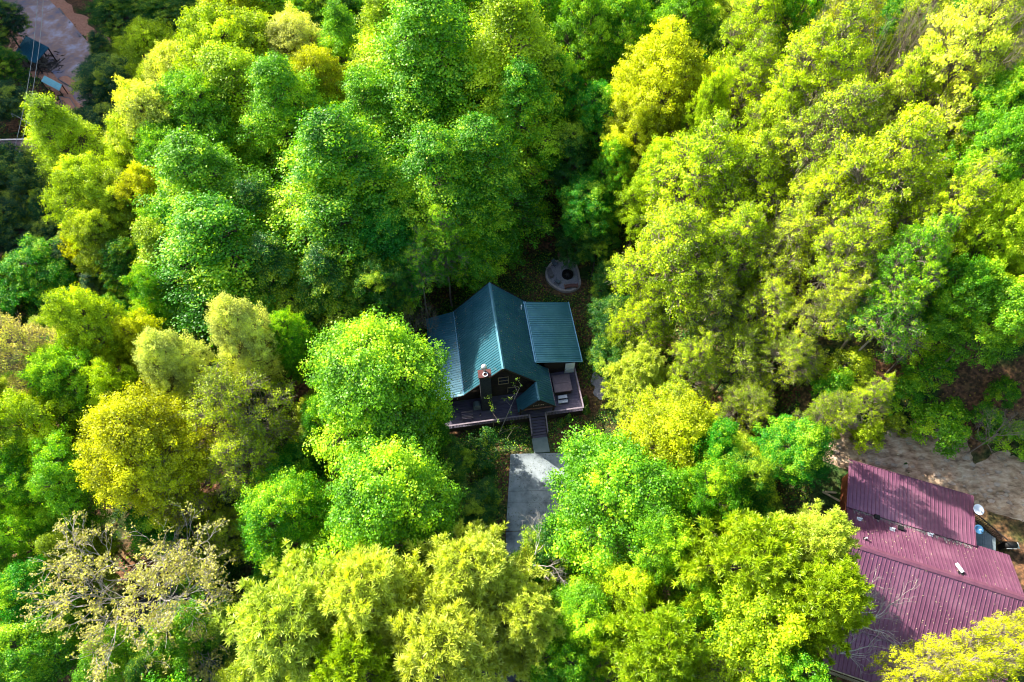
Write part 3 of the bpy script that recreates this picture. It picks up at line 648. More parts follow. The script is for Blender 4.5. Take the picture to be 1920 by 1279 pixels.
# rear deck with brown railing
bd = empty('rear_deck', (*rw(9.9, 4.0), 0), RA, 'small teal-grey wooden deck behind the red-roofed house', 'deck')
for k in range(14): bx('deck_board', MAT['fabric'], bd, .0+k*.17,.155+k*.17,-.1,2.6-k*.08,12.2,12.24)
for k in range(22):
    x = .1+k*.125; y = 3.1-k*.075; bx('baluster', MAT['redwood'], bd, x-.02,x+.02,y-.02,y+.02,12.0,12.9)
bar_part('rail_cap', MAT['log'], bd, (0,3.17,12.93), (2.9,1.35,12.93), .1, .05); bar_part('rail_cap', MAT['log'], bd, (0,3.17,12.1), (2.9,1.35,12.1), .08, .05)
for k in range(6): bx('stair_tread', MAT['greywood'], bd, 1.5+k*.1,2.3,-.3-k*.22+1.0,-.1-k*.22+1.0,12.1-k*.18,12.14-k*.18)
for p in [(.1,.1),(2.2,.1),(.1,2.5)]: bx('deck_post', MAT['log'], bd, p[0],p[0]+.1,p[1],p[1]+.1,10.5,12.19)
# gate-like timber and fallen boards on the slope left of the house
gt = at(1487, 925, 10.6)
for (pa, pb, lab) in [((1542,922),(1575,940),'longer pale plank lying on bare soil beside the red-roofed house'),((1547,922),(1568,924),'short pale plank touching the end of a longer one'),((1584,862),(1598,868),'pale board sticking out at the upper corner of the red roof')]:
    zz = 11.2 if 'corner' not in lab else 13.75
    A = at(*pa, zz); B = at(*pb, zz)
    if zz < 12: A[2] = T1(A[0], A[1])+.2; B[2] = T1(B[0], B[1])+.2
    o = MB().bar(A, B, .16, .06).obj('plank', MAT['paleWood']); tag(o, lab, 'plank')
# grill and tank behind the house
gg = at(1893, 1022, 12.0); g = empty('barbecue', (gg[0], gg[1], 11.1), RA+.3, 'black barbecue with a chrome handle behind the red-roofed house', 'barbecue')
MB().tube([(-.45,0,.95),(.45,0,.95)], .28, 12).obj('lid', MAT['black'], g, True); bx('firebox', MAT['black'], g, -.45,.45,-.27,.27,.65,.9)
for s in (-.4, .35): bx('leg', MAT['black'], g, s,s+.05,-.22,.22,0,.649)
bar_part('handle', MAT['whitem'], g, (-.4,-.33,1.0), (.4,-.33,1.0), .04, .04); bx('shelf', MAT['whitem'], g, .46,.8,-.25,.25,.8,.84)

# ---------------------------------------------------------------- rock bank behind the red-roofed house
def rockz(X, Y):
    wx = RO[0]+X*math.cos(RA)-Y*math.sin(RA); wy = RO[1]+X*math.sin(RA)+Y*math.cos(RA)
    h = T(wx, wy)
    led = .16*np.floor(3*(h*1.5+.3*np.sin(X*.9)+.25*np.sin(X*2.3+Y)))/3-.16*1.5*h
    n = .10*np.sin(X*3.1+np.sin(Y*2.7))*np.cos(Y*3.7+X)+.07*np.sin(X*7.3)*np.sin(Y*6.1+X*2)+.12*np.sin(X*.8)*np.cos(Y*1.3)
    ed = sstep(-3, 0, X)*(1-sstep(20, 26, X))*sstep(8.0, 8.8, Y)*(1-sstep(12.4+.10*X*0, 14.0, Y+.8*np.sin(X*.7)+.5*np.sin(X*1.9)))
    return h-.25+ed*(.62+led*1.5+n)
X, Y = np.meshgrid(np.arange(-4, 27, .13), np.arange(7.5, 15.5, .13))
Z = rockz(X, Y); wx, wy = toworld(X, Y, RO, RA)
i = np.arange(X.size).reshape(X.shape); f = np.stack([i[:-1, :-1], i[:-1, 1:], i[1:, 1:], i[1:, :-1]], -1).reshape(-1, 4)
rb = link('rock_bank', np_mesh('rock_bank', np.stack([wx, wy, Z], -1).reshape(-1, 3), f, MAT['rock'], False)); tag(rb, kind='structure')
rm = MB(); rnd = random.Random(11)
for k in range(330):
    x = rnd.uniform(-2, 22); y = rnd.uniform(8.1, 13.2); s = rnd.choice([.04,.06,.08,.12,.2]); a = rnd.uniform(-.5, .5)
    wx_, wy_ = toworld(x, y, RO, RA); z = float(rockz(np.array([x]), np.array([y]))[0])
    v = []
    for zz in (-.4, .5):
        for t in range(5):
            an = a+t*1.2566+rnd.uniform(-.3, .3); q = rnd.uniform(.7, 1.2)
            v.append((wx_+s*1.6*q*math.cos(an), wy_+s*q*math.sin(an), z+zz*s*rnd.uniform(.5, 1.0)))
    rm.add(v, [(0,1,2,3,4),(9,8,7,6,5)]+[(j,(j+1) % 5,5+(j+1) % 5,5+j) for j in range(5)][::-1])
rm = rm.obj('loose_stones', MAT['rockp']); tag(rm, 'loose angular stones scattered over the rock bank', 'stones', kind='stuff')

# ---------------------------------------------------------------- valley, top-left
def gpx(px, py, dz=0):
    z = -15.0
    for _ in range(12):
        p = at(px, py, z+dz); z = T1(p[0], p[1])
    return p[0], p[1], z
def open_shed():
    c = [at(*q, -12.6) for q in ((50,69),(93,91),(64,116),(26,96))]
    m = sum(np.array(q) for q in c)/4; zg = T1(m[0], m[1]); e = empty('wood_shed', (m[0], m[1], zg), 0, 'open wood shed with a flat blue roof beside the gravel road', 'shed')
    L = [(q[0]-m[0], q[1]-m[1], q[2]-zg) for q in c]
    dz = [.25,.25,-.25,-.25]; L = [(a, b, z+d) for (a, b, z), d in zip(L, dz)]
    roof = MB().slab(L, .12).obj('roof', MAT['blue'], e)
    A, B, C_, D = [Vector(q) for q in L]; n = slope_normal(L[0], L[1], L[2])
    rm_ = unit_rib('rib', MAT['blue'])
    for k in range(14):
        t = (k+.5)/14; rib(rm_, A.lerp(B, t)+n*.0, D.lerp(C_, t), roof, n)
    for q in (A, B, C_, D, A.lerp(B,.5), D.lerp(C_,.5)):
        c0 = q*.93; bx('post', MAT['log'], e, c0.x-.08,c0.x+.08,c0.y-.08,c0.y+.08,-.3,q.z-.15)
    rnd = random.Random(8)
    for k in range(46):
        t, u = rnd.random(), rnd.random(); b = (A.lerp(B, t)).lerp(D.lerp(C_, t), .15+.7*u)*.85; a = rnd.uniform(-.3, .3)-.55; zz = .12+rnd.random()*1.0
        d = Vector((math.cos(a), math.sin(a), 0))*.7; MB().tube([(b.x-d.x,b.y-d.y,zz),(b.x+d.x,b.y+d.y,zz)], .11, 6).obj('firewood', MAT['barkg'], e)
open_shed()
lp = MB(); rnd = random.Random(21)
for k in range(420):
    px = rnd.choice([rnd.gauss(92, 12), rnd.gauss(58, 16)]); py = rnd.gauss(122 if px > 75 else 124, 9); g_ = gpx(px, py); a = rnd.uniform(0, 3.1); l = rnd.uniform(.15, .5)
    lp.bar((g_[0]-l*math.cos(a), g_[1]-l*math.sin(a), g_[2]+rnd.uniform(.05,.4)), (g_[0]+l*math.cos(a), g_[1]+l*math.sin(a), g_[2]+rnd.uniform(.05,.4)), .12, .1)
tag(lp.obj('split_firewood', MAT['bark']), 'heap of dark split firewood spilling out beside the blue-roofed wood shed', 'firewood', kind='stuff')
def lean_to():
    zt = -13.6; c = [at(*q, zt) for q in ((84,143),(117,160),(110,169),(76,151))]
    m = sum(np.array(q) for q in c)/4; zg = T1(m[0], m[1]); e = empty('lean_to', (m[0], m[1], zg), 0, 'narrow light blue corrugated lean-to roof below the wood shed', 'lean-to')
    L = [(q[0]-m[0], q[1]-m[1], q[2]-zg+d) for q, d in zip(c, (.15,.15,-.15,-.15))]
    roof = MB().slab(L, .06).obj('roof', MAT['bluel'], e); n = slope_normal(*L[:3]); A, B, C_, D = [Vector(q) for q in L]
    for k in range(4): t = (k+.5)/4; rib(R_BLUE, A.lerp(D, t), B.lerp(C_, t), roof, n)
    for q in L: bx('post', MAT['log'], e, q[0]*.95-.06,q[0]*.95+.06,q[1]*.9-.06,q[1]*.9+.06,-.2,q[2]-.08)
lean_to()
def bed(cs, label):
    g_ = [gpx(*c) for c in cs]; m = np.mean(g_, 0); e = empty('raised_bed', tuple(m), 0, label, 'garden bed')
    z0, z1 = -.5, .25
    P = [(q[0]-m[0], q[1]-m[1]) for q in g_]
    MB().prism([(a*.96, b*.96) for a, b in P][::-1], 'z', z0, z1-.06).obj('soil', MAT['soil'], e)
    for k in range(len(P)):
        a, b = P[k], P[(k+1) % len(P)]; MB().bar((*a, z1-.15), (*b, z1-.15), .14, .3).obj('border', MAT['greywood'], e)
bed([(120,138),(148,156),(140,168),(110,150)], 'raised bed of bare reddish soil below the gravel road')
bed([(112,182),(135,190),(150,215),(122,208)], 'lower bed of bare brown soil behind the tall yellow-green tree')
def valley_roof(cs, z, h, mat, label, name='house', cat='house'):
    c = [at(*q, z) for q in cs]; m = sum(c)/len(c); zg = T1(m[0], m[1])-.3; e = empty(name, (m[0], m[1], zg), 0, label, cat)
    L = [Vector((q[0]-m[0], q[1]-m[1], q[2]-zg)) for q in c]; r0 = L[0].lerp(L[3], .5)+Vector((0,0,1.3)); r1 = L[1].lerp(L[2], .5)+Vector((0,0,1.3))
    MB().slab([L[0], L[1], r1, r0], .12).obj('roof_slope', mat, e); MB().slab([r0, r1, L[2], L[3]], .12).obj('roof_slope', mat, e)
    MB().bar(r0+Vector((0,0,.05)), r1+Vector((0,0,.05)), .3, .08).obj('ridge_cap', MAT['whitem'], e)
    MB().prism([(q.x*.88, q.y*.88) for q in L][::-1], 'z', 0, L[0].z-.1).obj('wall', MAT['log'], e)
    return e
valley_roof([(-25,262),(68,264),(74,282),(-25,288)], -10.5, 4, MAT['brownroof'], 'house with a dull purple-brown roof at the valley edge')
valley_roof([(40,272),(76,270),(76,300),(42,300)], -12, 3, MAT['brownroof'], 'small dull brown roof below the larger purple-brown one', 'outbuilding', 'outbuilding')
valley_roof([(-20,310),(36,318),(40,345),(-20,345)], -12, 3, MAT['greywood'], 'grey weathered roof half hidden under dark leaves at the valley edge', 'outbuilding', 'outbuilding')
valley_roof([(74,366),(110,392),(112,404),(72,386)], -12.2, 3, MAT['blue'], 'dark blue roof glimpsed under the tall yellow-green tree', 'outbuilding', 'outbuilding')
# log barrier along the road
A = gpx(112, 18); B = gpx(152, 72)
lb = empty('log_barrier', ((A[0]+B[0])/2, (A[1]+B[1])/2, (A[2]+B[2])/2), 0, 'long pale timber edging along the far side of the gravel road', 'barrier'); c0 = Vector(lb.location)
for k in range(5):
    p = Vector(A).lerp(Vector(B), k/5)-c0; q = Vector(A).lerp(Vector(B), (k+.93)/5)-c0; MB().bar(p+Vector((0,0,.25)), q+Vector((0,0,.25)), .3, .25).obj('timber', MAT['greywood'], lb)
# overhead wires, each with its own pole beyond the frame
for (a, b, lab) in [((72,-40),(24,290),'overhead wire nearer the picture edge above the wood shed'),((83,-40),(35,290),'overhead wire farther from the picture edge above the wood shed')]:
    A = Vector(at(*a, -7)); B = Vector(at(*b, -7)); pts = [A.lerp(B, t)+Vector((0,0,-1.2*4*t*(1-t)+.0)) for t in np.linspace(0, 1, 25)]
    tag(MB().tube(pts, .045, 5).obj('power_line', MAT['lead']), lab, 'power line')
A = Vector(at(21, 212, -9)); B = Vector(at(72, 241, -9))
lamp = empty('yard_lamp', tuple(B), 0, 'thin bracketed yard lamp pole crossing the overhead wires', 'lamp post')
MB().tube([A-B, (0,0,0)], .05, 6).obj('arm', MAT['lead'], lamp); MB().tube([A-B, A-B+Vector((.1,-.3,-.5))], [.05,.12], 8).obj('lamp_shade', MAT['whitem'], lamp)
MB().tube([(0,0,0), (0,0,T1(B.x, B.y)-B.z)], .12, 8).obj('pole', MAT['greywood'], lamp)
for (px, py, r, lab) in [(76,238,.75,'pale blue drum beside the left flank of the tall yellow-green tree')]:
    g_ = gpx(px, py); e = empty('water_tank', g_, 0, lab, 'tank'); MB().lathe([(r,0),(r,1.5),(r*.9,1.6),(0,1.7)], k=20).obj('drum', MAT['dish'], e, True); MB().lathe([(.2,1.68),(.2,1.78),(0,1.8)], k=10).obj('lid', MAT['white'], e)
# ---------------------------------------------------------------- tree kinds
def leaf_quads(P, Nn, L, Wd, rng):
    n = len(P); Nn = Nn/np.linalg.norm(Nn, axis=1)[:, None]
    t = rng.normal(size=(n, 3)); a = np.cross(Nn, t); a /= np.linalg.norm(a, axis=1)[:, None]; b = np.cross(Nn, a)
    L = L[:, None]; Wd = Wd[:, None]
    v = np.stack([P-a*L*.5, P+b*Wd*.5-Nn*Wd*.18, P+a*L*.5-Nn*L*.12, P-b*Wd*.5-Nn*Wd*.18], 1).reshape(-1, 3)
    return v, np.arange(4*n).reshape(n, 4)
class Wood:
    def __init__(s): s.v = []; s.f = []; s.n = 0
    def tube(s, pts, r0, r1, k=4, bend=0, rng=None):
        pts = np.asarray(pts, float); m = len(pts); d = np.gradient(pts, axis=0); d /= np.linalg.norm(d, axis=1)[:, None]+1e-9
        u = np.where(np.abs(d[:, 2:3]) < .9, np.array([[0, 0, 1.]]), np.array([[1., 0, 0]]))
        a = np.cross(d, u); a /= np.linalg.norm(a, axis=1)[:, None]; b = np.cross(d, a)
        r = np.linspace(r0, r1, m)[:, None, None]; th = np.arange(k)*2*math.pi/k
        ring = pts[:, None, :]+r*(a[:, None, :]*np.cos(th)[None, :, None]+b[:, None, :]*np.sin(th)[None, :, None])
        i = s.n+np.arange(m*k).reshape(m, k); j = np.roll(i, -1, 1)
        s.v.append(ring.reshape(-1, 3)); s.f.append(np.stack([i[:-1], j[:-1], j[1:], i[1:]], -1).reshape(-1, 4)); s.n += m*k
    def mesh(s, name, mat): return np_mesh(name, np.concatenate(s.v), np.concatenate(s.f), mat, True)
def curve(p, q, sag, m, rng, wig=.06):
    p = np.asarray(p, float); q = np.asarray(q, float); t = np.linspace(0, 1, m)[:, None]; L = np.linalg.norm(q-p)
    c = p+(q-p)*t; c[:, 2] += sag*L*4*(t[:, 0]*(1-t[:, 0])); c[1:-1] += rng.normal(size=(m-2, 3))*wig*L/ (m-1)*1.5; return c
def profile(kind, t):
    if kind == 'P': return np.clip(1.36*(1-t)**.80*(t+.16)**.22, 0, 1.05)
    if kind == 'R': return np.sqrt(np.clip(1-(1.75*t-.75)**2, 0, 1))
    if kind == 'L': return np.sqrt(np.clip(1-(1.6*t-.6)**2, 0, 1))
    if kind in 'OA': return np.sqrt(np.clip(1-(1.5*t-.5)**2, 0, 1))*(1-.1*t)
    return np.sqrt(np.clip(1-(2*t-1)**2, 0, 1))
# kind: crown radius, crown depth, tree height, lobes, clumps per lobe, leaves per clump, clump radius, leaf size
SPEC = {'P': (6, 14, 22, 34, 44, 58, .66, .158), 'R': (6, 9.5, 20, 28, 42, 58, .66, .178), 'L': (6, 9.5, 20, 19, 36, 72, .72, .19),
        'O': (6, 9, 20, 26, 32, 42, .60, .18), 'A': (6, 8, 20, 22, 28, 34, .60, .17), 'S': (2.6, 4.2, 5.5, 11, 16, 40, .42, .16)}
def broadleaf(kind, seed):
    rng = np.random.default_rng(seed); R, CH, H, NLb, NC, NL, rc, ls = SPEC[kind]
    lobes = []; ga = rng.uniform(0, 6.28)
    for i in range(NLb):
        t = ((i+.5)/NLb)**(.85 if kind == 'P' else .75); az = ga+i*2.39996+rng.normal(0, .25); pr = float(profile(kind, min(t, .93)))
        sm_ = kind in 'PR'; lr = R*((.35+.10*rng.random()) if sm_ else (.30+.13*rng.random()))*(.38+.68*pr)*(1.0 if kind != 'P' else 1.08); rr = max(0, R*pr*(rng.uniform(.88, 1.08) if sm_ else rng.uniform(.80, 1.22))-lr*.75)*rng.choice([1, 1, 1, .55])
        lobes.append((np.array([rr*math.cos(az), rr*math.sin(az), H-CH+t*CH-lr*.55+rng.normal(0, .05 if sm_ else .10)*R]), lr))
    lobes.append((np.array([rng.normal(0, .3), rng.normal(0, .3), H-R*.22]), R*.17 if kind == 'P' else R*.34))
    C_ = []; S_ = []; O_ = []; G_ = []
    for li, (lc, lr) in enumerate(lobes):
        k = int(NC*(lr/(R*.33))**1.6)+3; d = rng.normal(size=(k, 3)); d /= np.linalg.norm(d, axis=1)[:, None]
        outw = lc-np.array([0, 0, H-CH*.7]); outw /= np.linalg.norm(outw)+.01
        flip = (d @ (outw*.6+np.array([0, 0, .8]))) < -.25; d[flip] *= -1
        q = lc+d*lr*(rng.uniform(.55, 1.1, k)+.45*rng.random(k)**4)[:, None]*np.array([1, 1, .85])
        for qq, dd in zip(q, d):
            if any(np.linalg.norm((qq-l2)/np.array([1,1,.85])) < r2*.62 for j, (l2, r2) in enumerate(lobes) if j != li): continue
            C_.append(qq); S_.append(rc*rng.uniform(.6, 1.35)); O_.append(dd); G_.append(li)
    C_ = np.array(C_); O_ = np.array(O_); G_ = np.array(G_); n = len(C_)
    LT = rng.normal(.48, .21, len(lobes))
    P = []; Nn = []; Ti = []
    for c, s_, o, g in zip(C_, S_, O_, G_):
        k = max(6, int(NL*(s_/rc)**2)); d = rng.normal(size=(k, 3)); d /= np.linalg.norm(d, axis=1)[:, None]
        d[:, 2] = np.where(d[:, 2] < -.2, -d[:, 2], d[:, 2])
        q = c+d*(s_*rng.uniform(.15, 1.0, k)**.55)[:, None]*np.array([1, 1, .55]); q += o*rng.uniform(-.2, .75, k)[:, None]*s_
        P.append(q); Nn.append(d*.55+o*.5+np.array([0, 0, .45])+rng.normal(size=(k, 3))*.62)
        Ti.append(np.clip(LT[g]+rng.normal(0, .15)+rng.normal(0, .2, k)+.11*o[2], 0, 1))
    P = np.concatenate(P); Nn = np.concatenate(Nn); Ti = np.concatenate(Ti); m = len(P)
    L = ls*rng.uniform(.65, 1.4, m); v, f = leaf_quads(P, Nn, L, L*rng.uniform(.7, 1.0, m), rng)
    crown = np_mesh('crown', v, f, MAT['leaf'], False, Ti)
    w = Wood(); top = H-.15*CH; tr = .24 if kind != 'S' else .07
    zs = np.linspace(-1.5, top, 9); off = np.cumsum(rng.normal(0, .16, (9, 2)), 0)*(R/6); off -= off[1]
    trunk = np.column_stack([off, zs]); w.tube(trunk, tr*1.35, tr*.22, 8)
    def tp(z): return np.array([np.interp(z, zs, trunk[:, 0]), np.interp(z, zs, trunk[:, 1]), z])
    for g, (lc, lr) in enumerate(lobes):
        mem = np.where(G_ == g)[0]; rr = np.hypot(lc[0], lc[1])
        b0 = tp(max(H-CH*1.05, min(lc[2]-rr*.8-.4, top-.5))); lim = curve(b0, lc, .05, 6, rng); w.tube(lim, tr*.40, tr*.14, 5)
        for j in mem:
            if kind not in 'OA' and rng.random() < .45: continue
            w.tube(curve(lim[rng.integers(3, 6)], C_[j]+O_[j]*.1, .07, 4, rng, .1), .045, .014, 3)
            if kind in 'OA':
                for _ in range(2):
                    d = rng.normal(size=3); d /= np.linalg.norm(d); w.tube(np.array([C_[j]*.7+lc*.3, C_[j]+d*.3, C_[j]+d*.75+O_[j]*.3]), .028, .012, 3)
    print(kind, seed, 'clumps', n, 'leaves', m)
    R = float(np.percentile(np.hypot(P[:, 0], P[:, 1]), 97))
    return w.mesh('trunk', MAT['bark'] if kind in 'PRLS' else MAT['barkg']), crown, R, CH, H
def pine(seed):
    rng = np.random.default_rng(seed); R, CH, H = 6, 12, 22; w = Wood()
    zs = np.linspace(-1.5, H-.3, 10); off = np.cumsum(rng.normal(0, .1, (10, 2)), 0); off -= off[1]; w.tube(np.column_stack([off, zs]), .38, .06, 8)
    V = []; Ti = []
    tips = []
    z = H-CH
    while z < H-.4:
        t = (z-(H-CH))/CH; rr = R*min(1, 1.25*(1-t)**.7+.05); nb = rng.integers(5, 8); a0 = rng.uniform(0, 6.28)
        for b in range(nb):
            az = a0+b*2*math.pi/nb+rng.normal(0, .2); L = rr*rng.uniform(.72, 1.12); p0 = np.array([0, 0, z]); q = p0+np.array([math.cos(az)*L, math.sin(az)*L, L*rng.uniform(.05, .3)])
            c = curve(p0, q, -.05, 7, rng); w.tube(c, .07, .02, 4)
            for k in range(int(4+L*2.3)):
                u = rng.uniform(.25, 1); s0 = p0+(q-p0)*u; d = np.array([math.cos(az+rng.normal(0, .9)), math.sin(az+rng.normal(0, .9)), rng.uniform(.0, .55)]); l2 = rng.uniform(.5, 1.7)*(1.15-.5*u)
                e = s0+d*l2; w.tube(np.array([s0, (s0+e)/2+np.array([0, 0, -.05]), e]), .02, .01, 3)
                for h in range(2): tips.append((s0+(e-s0)*(1-.36*h)+rng.normal(0, .07, 3), d))
            tips.append((q, (q-p0)/L))
        z += rng.uniform(.5, .85)
    for _ in range(70):
        hz = rng.uniform(0, 3.2); a_ = rng.uniform(0, 6.28); q_ = .12+.30*hz; tips.append((np.array([off[-1][0]*.9+q_*math.cos(a_), off[-1][1]*.9+q_*math.sin(a_), H+.1-hz]), np.array([math.cos(a_)*.5, math.sin(a_)*.5, .8])))
    for p, d in tips:
        k = 22; dd = rng.normal(size=(k, 3)); dd /= np.linalg.norm(dd, axis=1)[:, None]; dd = dd+d*.5+np.array([0, 0, .45]); dd /= np.linalg.norm(dd, axis=1)[:, None]
        s_ = np.cross(dd, rng.normal(size=(k, 3))); s_ /= np.linalg.norm(s_, axis=1)[:, None]; ln = rng.uniform(.34, .62, k)[:, None]
        V.append(np.stack([p-s_*.045, p+s_*.045, p+dd*ln+s_*.02, p+dd*ln-s_*.02], 1).reshape(-1, 3)); Ti.append(np.full(k, np.clip(rng.normal(.5, .2), 0, 1))+rng.normal(0, .12, k))
    V = np.concatenate(V); crown = np_mesh('crown', V, np.arange(len(V)).reshape(-1, 4), MAT['needle'], False, np.clip(np.concatenate(Ti), 0, 1))
    return w.mesh('trunk', MAT['bark']), crown, R, CH, H
def bare(seed, leafy=True, mat='barkw', deep=5):
    rng = np.random.default_rng(seed); w = Wood(); tips = []; H = 16
    def grow(p, d, L, r, dep):
        m = 5; pts = [p]; dd = d.copy()
        for k in range(m-1):
            dd = dd+rng.normal(0, .13, 3)+np.array([0, 0, .035]); dd /= np.linalg.norm(dd); pts.append(pts[-1]+dd*L/(m-1))
        w.tube(np.array(pts), max(r,.012), max(r*.62,.01), 6 if dep < 2 else (4 if dep < 4 else 3))
        if dep >= deep or L < .35: tips.append((pts[-1], dd)); tips.append((pts[2], dd)); return
        nb = 3 if dep < 3 else rng.integers(2, 4)
        for b in range(nb):
            ax = rng.normal(size=3); s_ = np.cross(dd, ax); s_ /= np.linalg.norm(s_); ang = rng.uniform(.3, .75); nd = dd*math.cos(ang)+s_*math.sin(ang); nd[2] = nd[2]*.8+.05
            nd /= np.linalg.norm(nd); k = rng.integers(2, 5) if b else 4; grow(pts[k], nd, L*rng.uniform(.62, .82), r*.58 if b else r*.62, dep+1)
    w.tube(np.array([[0,0,-1.5],[.1,0,3],[0,.15,7.7]]), .26, .14, 8)
    for k in range(11):
        az = k*2.4+rng.normal(0, .2); grow(np.array([0, .1, 4.6+k*.27]), np.array([math.cos(az)*.9, math.sin(az)*.9, .2+.07*k]), 3.5*rng.uniform(.8, 1.1)*(1-.03*k), .062, 0)
    if not leafy: return w.mesh('branches', MAT[mat]), None, 6.5, 8, 14
    P = []; D = []
    for p, d in tips:
        if rng.random() < .2: continue
        k = rng.integers(3, 8); P.append(p+rng.normal(0, .10, (k, 3))); D.append(np.array([0, 0, .8])+rng.normal(0, .6, (k, 3)))
    P = np.concatenate(P); D = np.concatenate(D); L = rng.uniform(.11, .21, len(P)); v, f = leaf_quads(P, D, L, L*.7, rng)
    return w.mesh('trunk', MAT[mat]), np_mesh('crown', v, f, MAT['leaf'], False, rng.uniform(0, 1, len(P))), 6.5, 8, 14
def limb(seed):
    """one dead, leafless branch spray, base at the origin, reaching along +x"""
    rng = np.random.default_rng(seed); w = Wood()
    def grow(p, d, L, r, dep):
        pts = [p]; dd = d.copy()
        for k in range(4): dd = dd+rng.normal(0, .16, 3)*np.array([1,1,.6]); dd /= np.linalg.norm(dd); pts.append(pts[-1]+dd*L/4)
        w.tube(np.array(pts), r, r*.6, 5 if dep < 2 else 3)
        if dep >= 4: return
        for b in range(3):
            s_ = np.cross(dd, rng.normal(size=3)); s_ /= np.linalg.norm(s_); an = rng.uniform(.3, .9); nd = dd*math.cos(an)+s_*math.sin(an)*np.array([1,1,.6]); grow(pts[rng.integers(1, 5)], nd/np.linalg.norm(nd), L*rng.uniform(.55, .8), r*.6, dep+1)
    grow(np.zeros(3), np.array([1, .1, .1]), 2.2, .06, 0); grow(np.zeros(3), np.array([.8, -.4, .05]), 1.8, .05, 1)
    return w.mesh('branches', MAT['barkw'])
LIB = {}
for kd, seeds in {'P': (1, 2, 3), 'R': (4, 5, 6), 'L': (7, 8, 9), 'O': (10, 11, 12), 'A': (16, 17), 'S': (13, 14, 15)}.items():
    LIB[kd] = [broadleaf(kd, s_) for s_ in seeds]
LIB['N'] = [pine(s_) for s_ in (21, 22)]
LIB['B'] = [bare(31)]
LIB['D'] = [bare(41, False, 'barkg', 4)]
# leaf colours picked crown by crown, from yellow to dark bluish green
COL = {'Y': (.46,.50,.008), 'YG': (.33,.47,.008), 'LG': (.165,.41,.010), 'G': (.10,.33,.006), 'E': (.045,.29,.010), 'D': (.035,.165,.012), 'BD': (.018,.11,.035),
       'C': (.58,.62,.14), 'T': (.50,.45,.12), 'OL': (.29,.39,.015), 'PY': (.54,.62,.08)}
crown_xy = []
RNG = random.Random(77)
def put_tree(x, y, kind, r, h, colr, label, name='tree', group=None, var=None, sq=1.0):
    lib = LIB[kind]; wood, crown, R, CH, H = lib[(var if var is not None else RNG.randrange(len(lib))) % len(lib)]
    z = T1(x, y); sxy = r/R; sz = h/H*sq
    e = empty(name, (x, y, z), RNG.uniform(0, 6.28), label, 'tree', group); el = RNG.uniform(.93, 1.07); e.scale = (sxy*el, sxy/el, sz)
    t = link('trunk' if crown else 'branches', wood, e)
    if crown:
        c = link('crown', crown, e); k = RNG.uniform(.92, 1.08); c.color = (min(1, colr[0]*k*RNG.uniform(.94, 1.06)), colr[1]*k, colr[2]*k, 1)
    crown_xy.append((x, y, r)); return e
def place(cx, cy, w, kind, colr, h, label, name=None, group=None, var=None):
    """put a tree so that the middle of its crown is seen at (cx, cy) of the photograph with width w"""
    _, _, R, CH, H = LIB[kind][0]; zt = T1(*at(cx, cy, 10)[:2])
    for _ in range(14):
        zc = zt+h*(1-.5*CH/H); p = at(cx, cy, zc); zt = .5*zt+.5*T1(p[0], p[1])
    k = proj(p)[2]; r = w/2/(FOC/k)*(1.42 if kind == 'P' else 1.06)
    nm = name or {'P':'tulip_poplar','R':'maple_tree','L':'maple_tree','O':'oak_tree','A':'oak_tree','N':'pine_tree','B':'budding_tree','D':'dead_tree','S':'bush'}[kind]
    e = put_tree(p[0], p[1], kind, r, h, COL[colr], label, nm, group, var)
    if kind == 'S': e['category'] = 'bush'
    return e
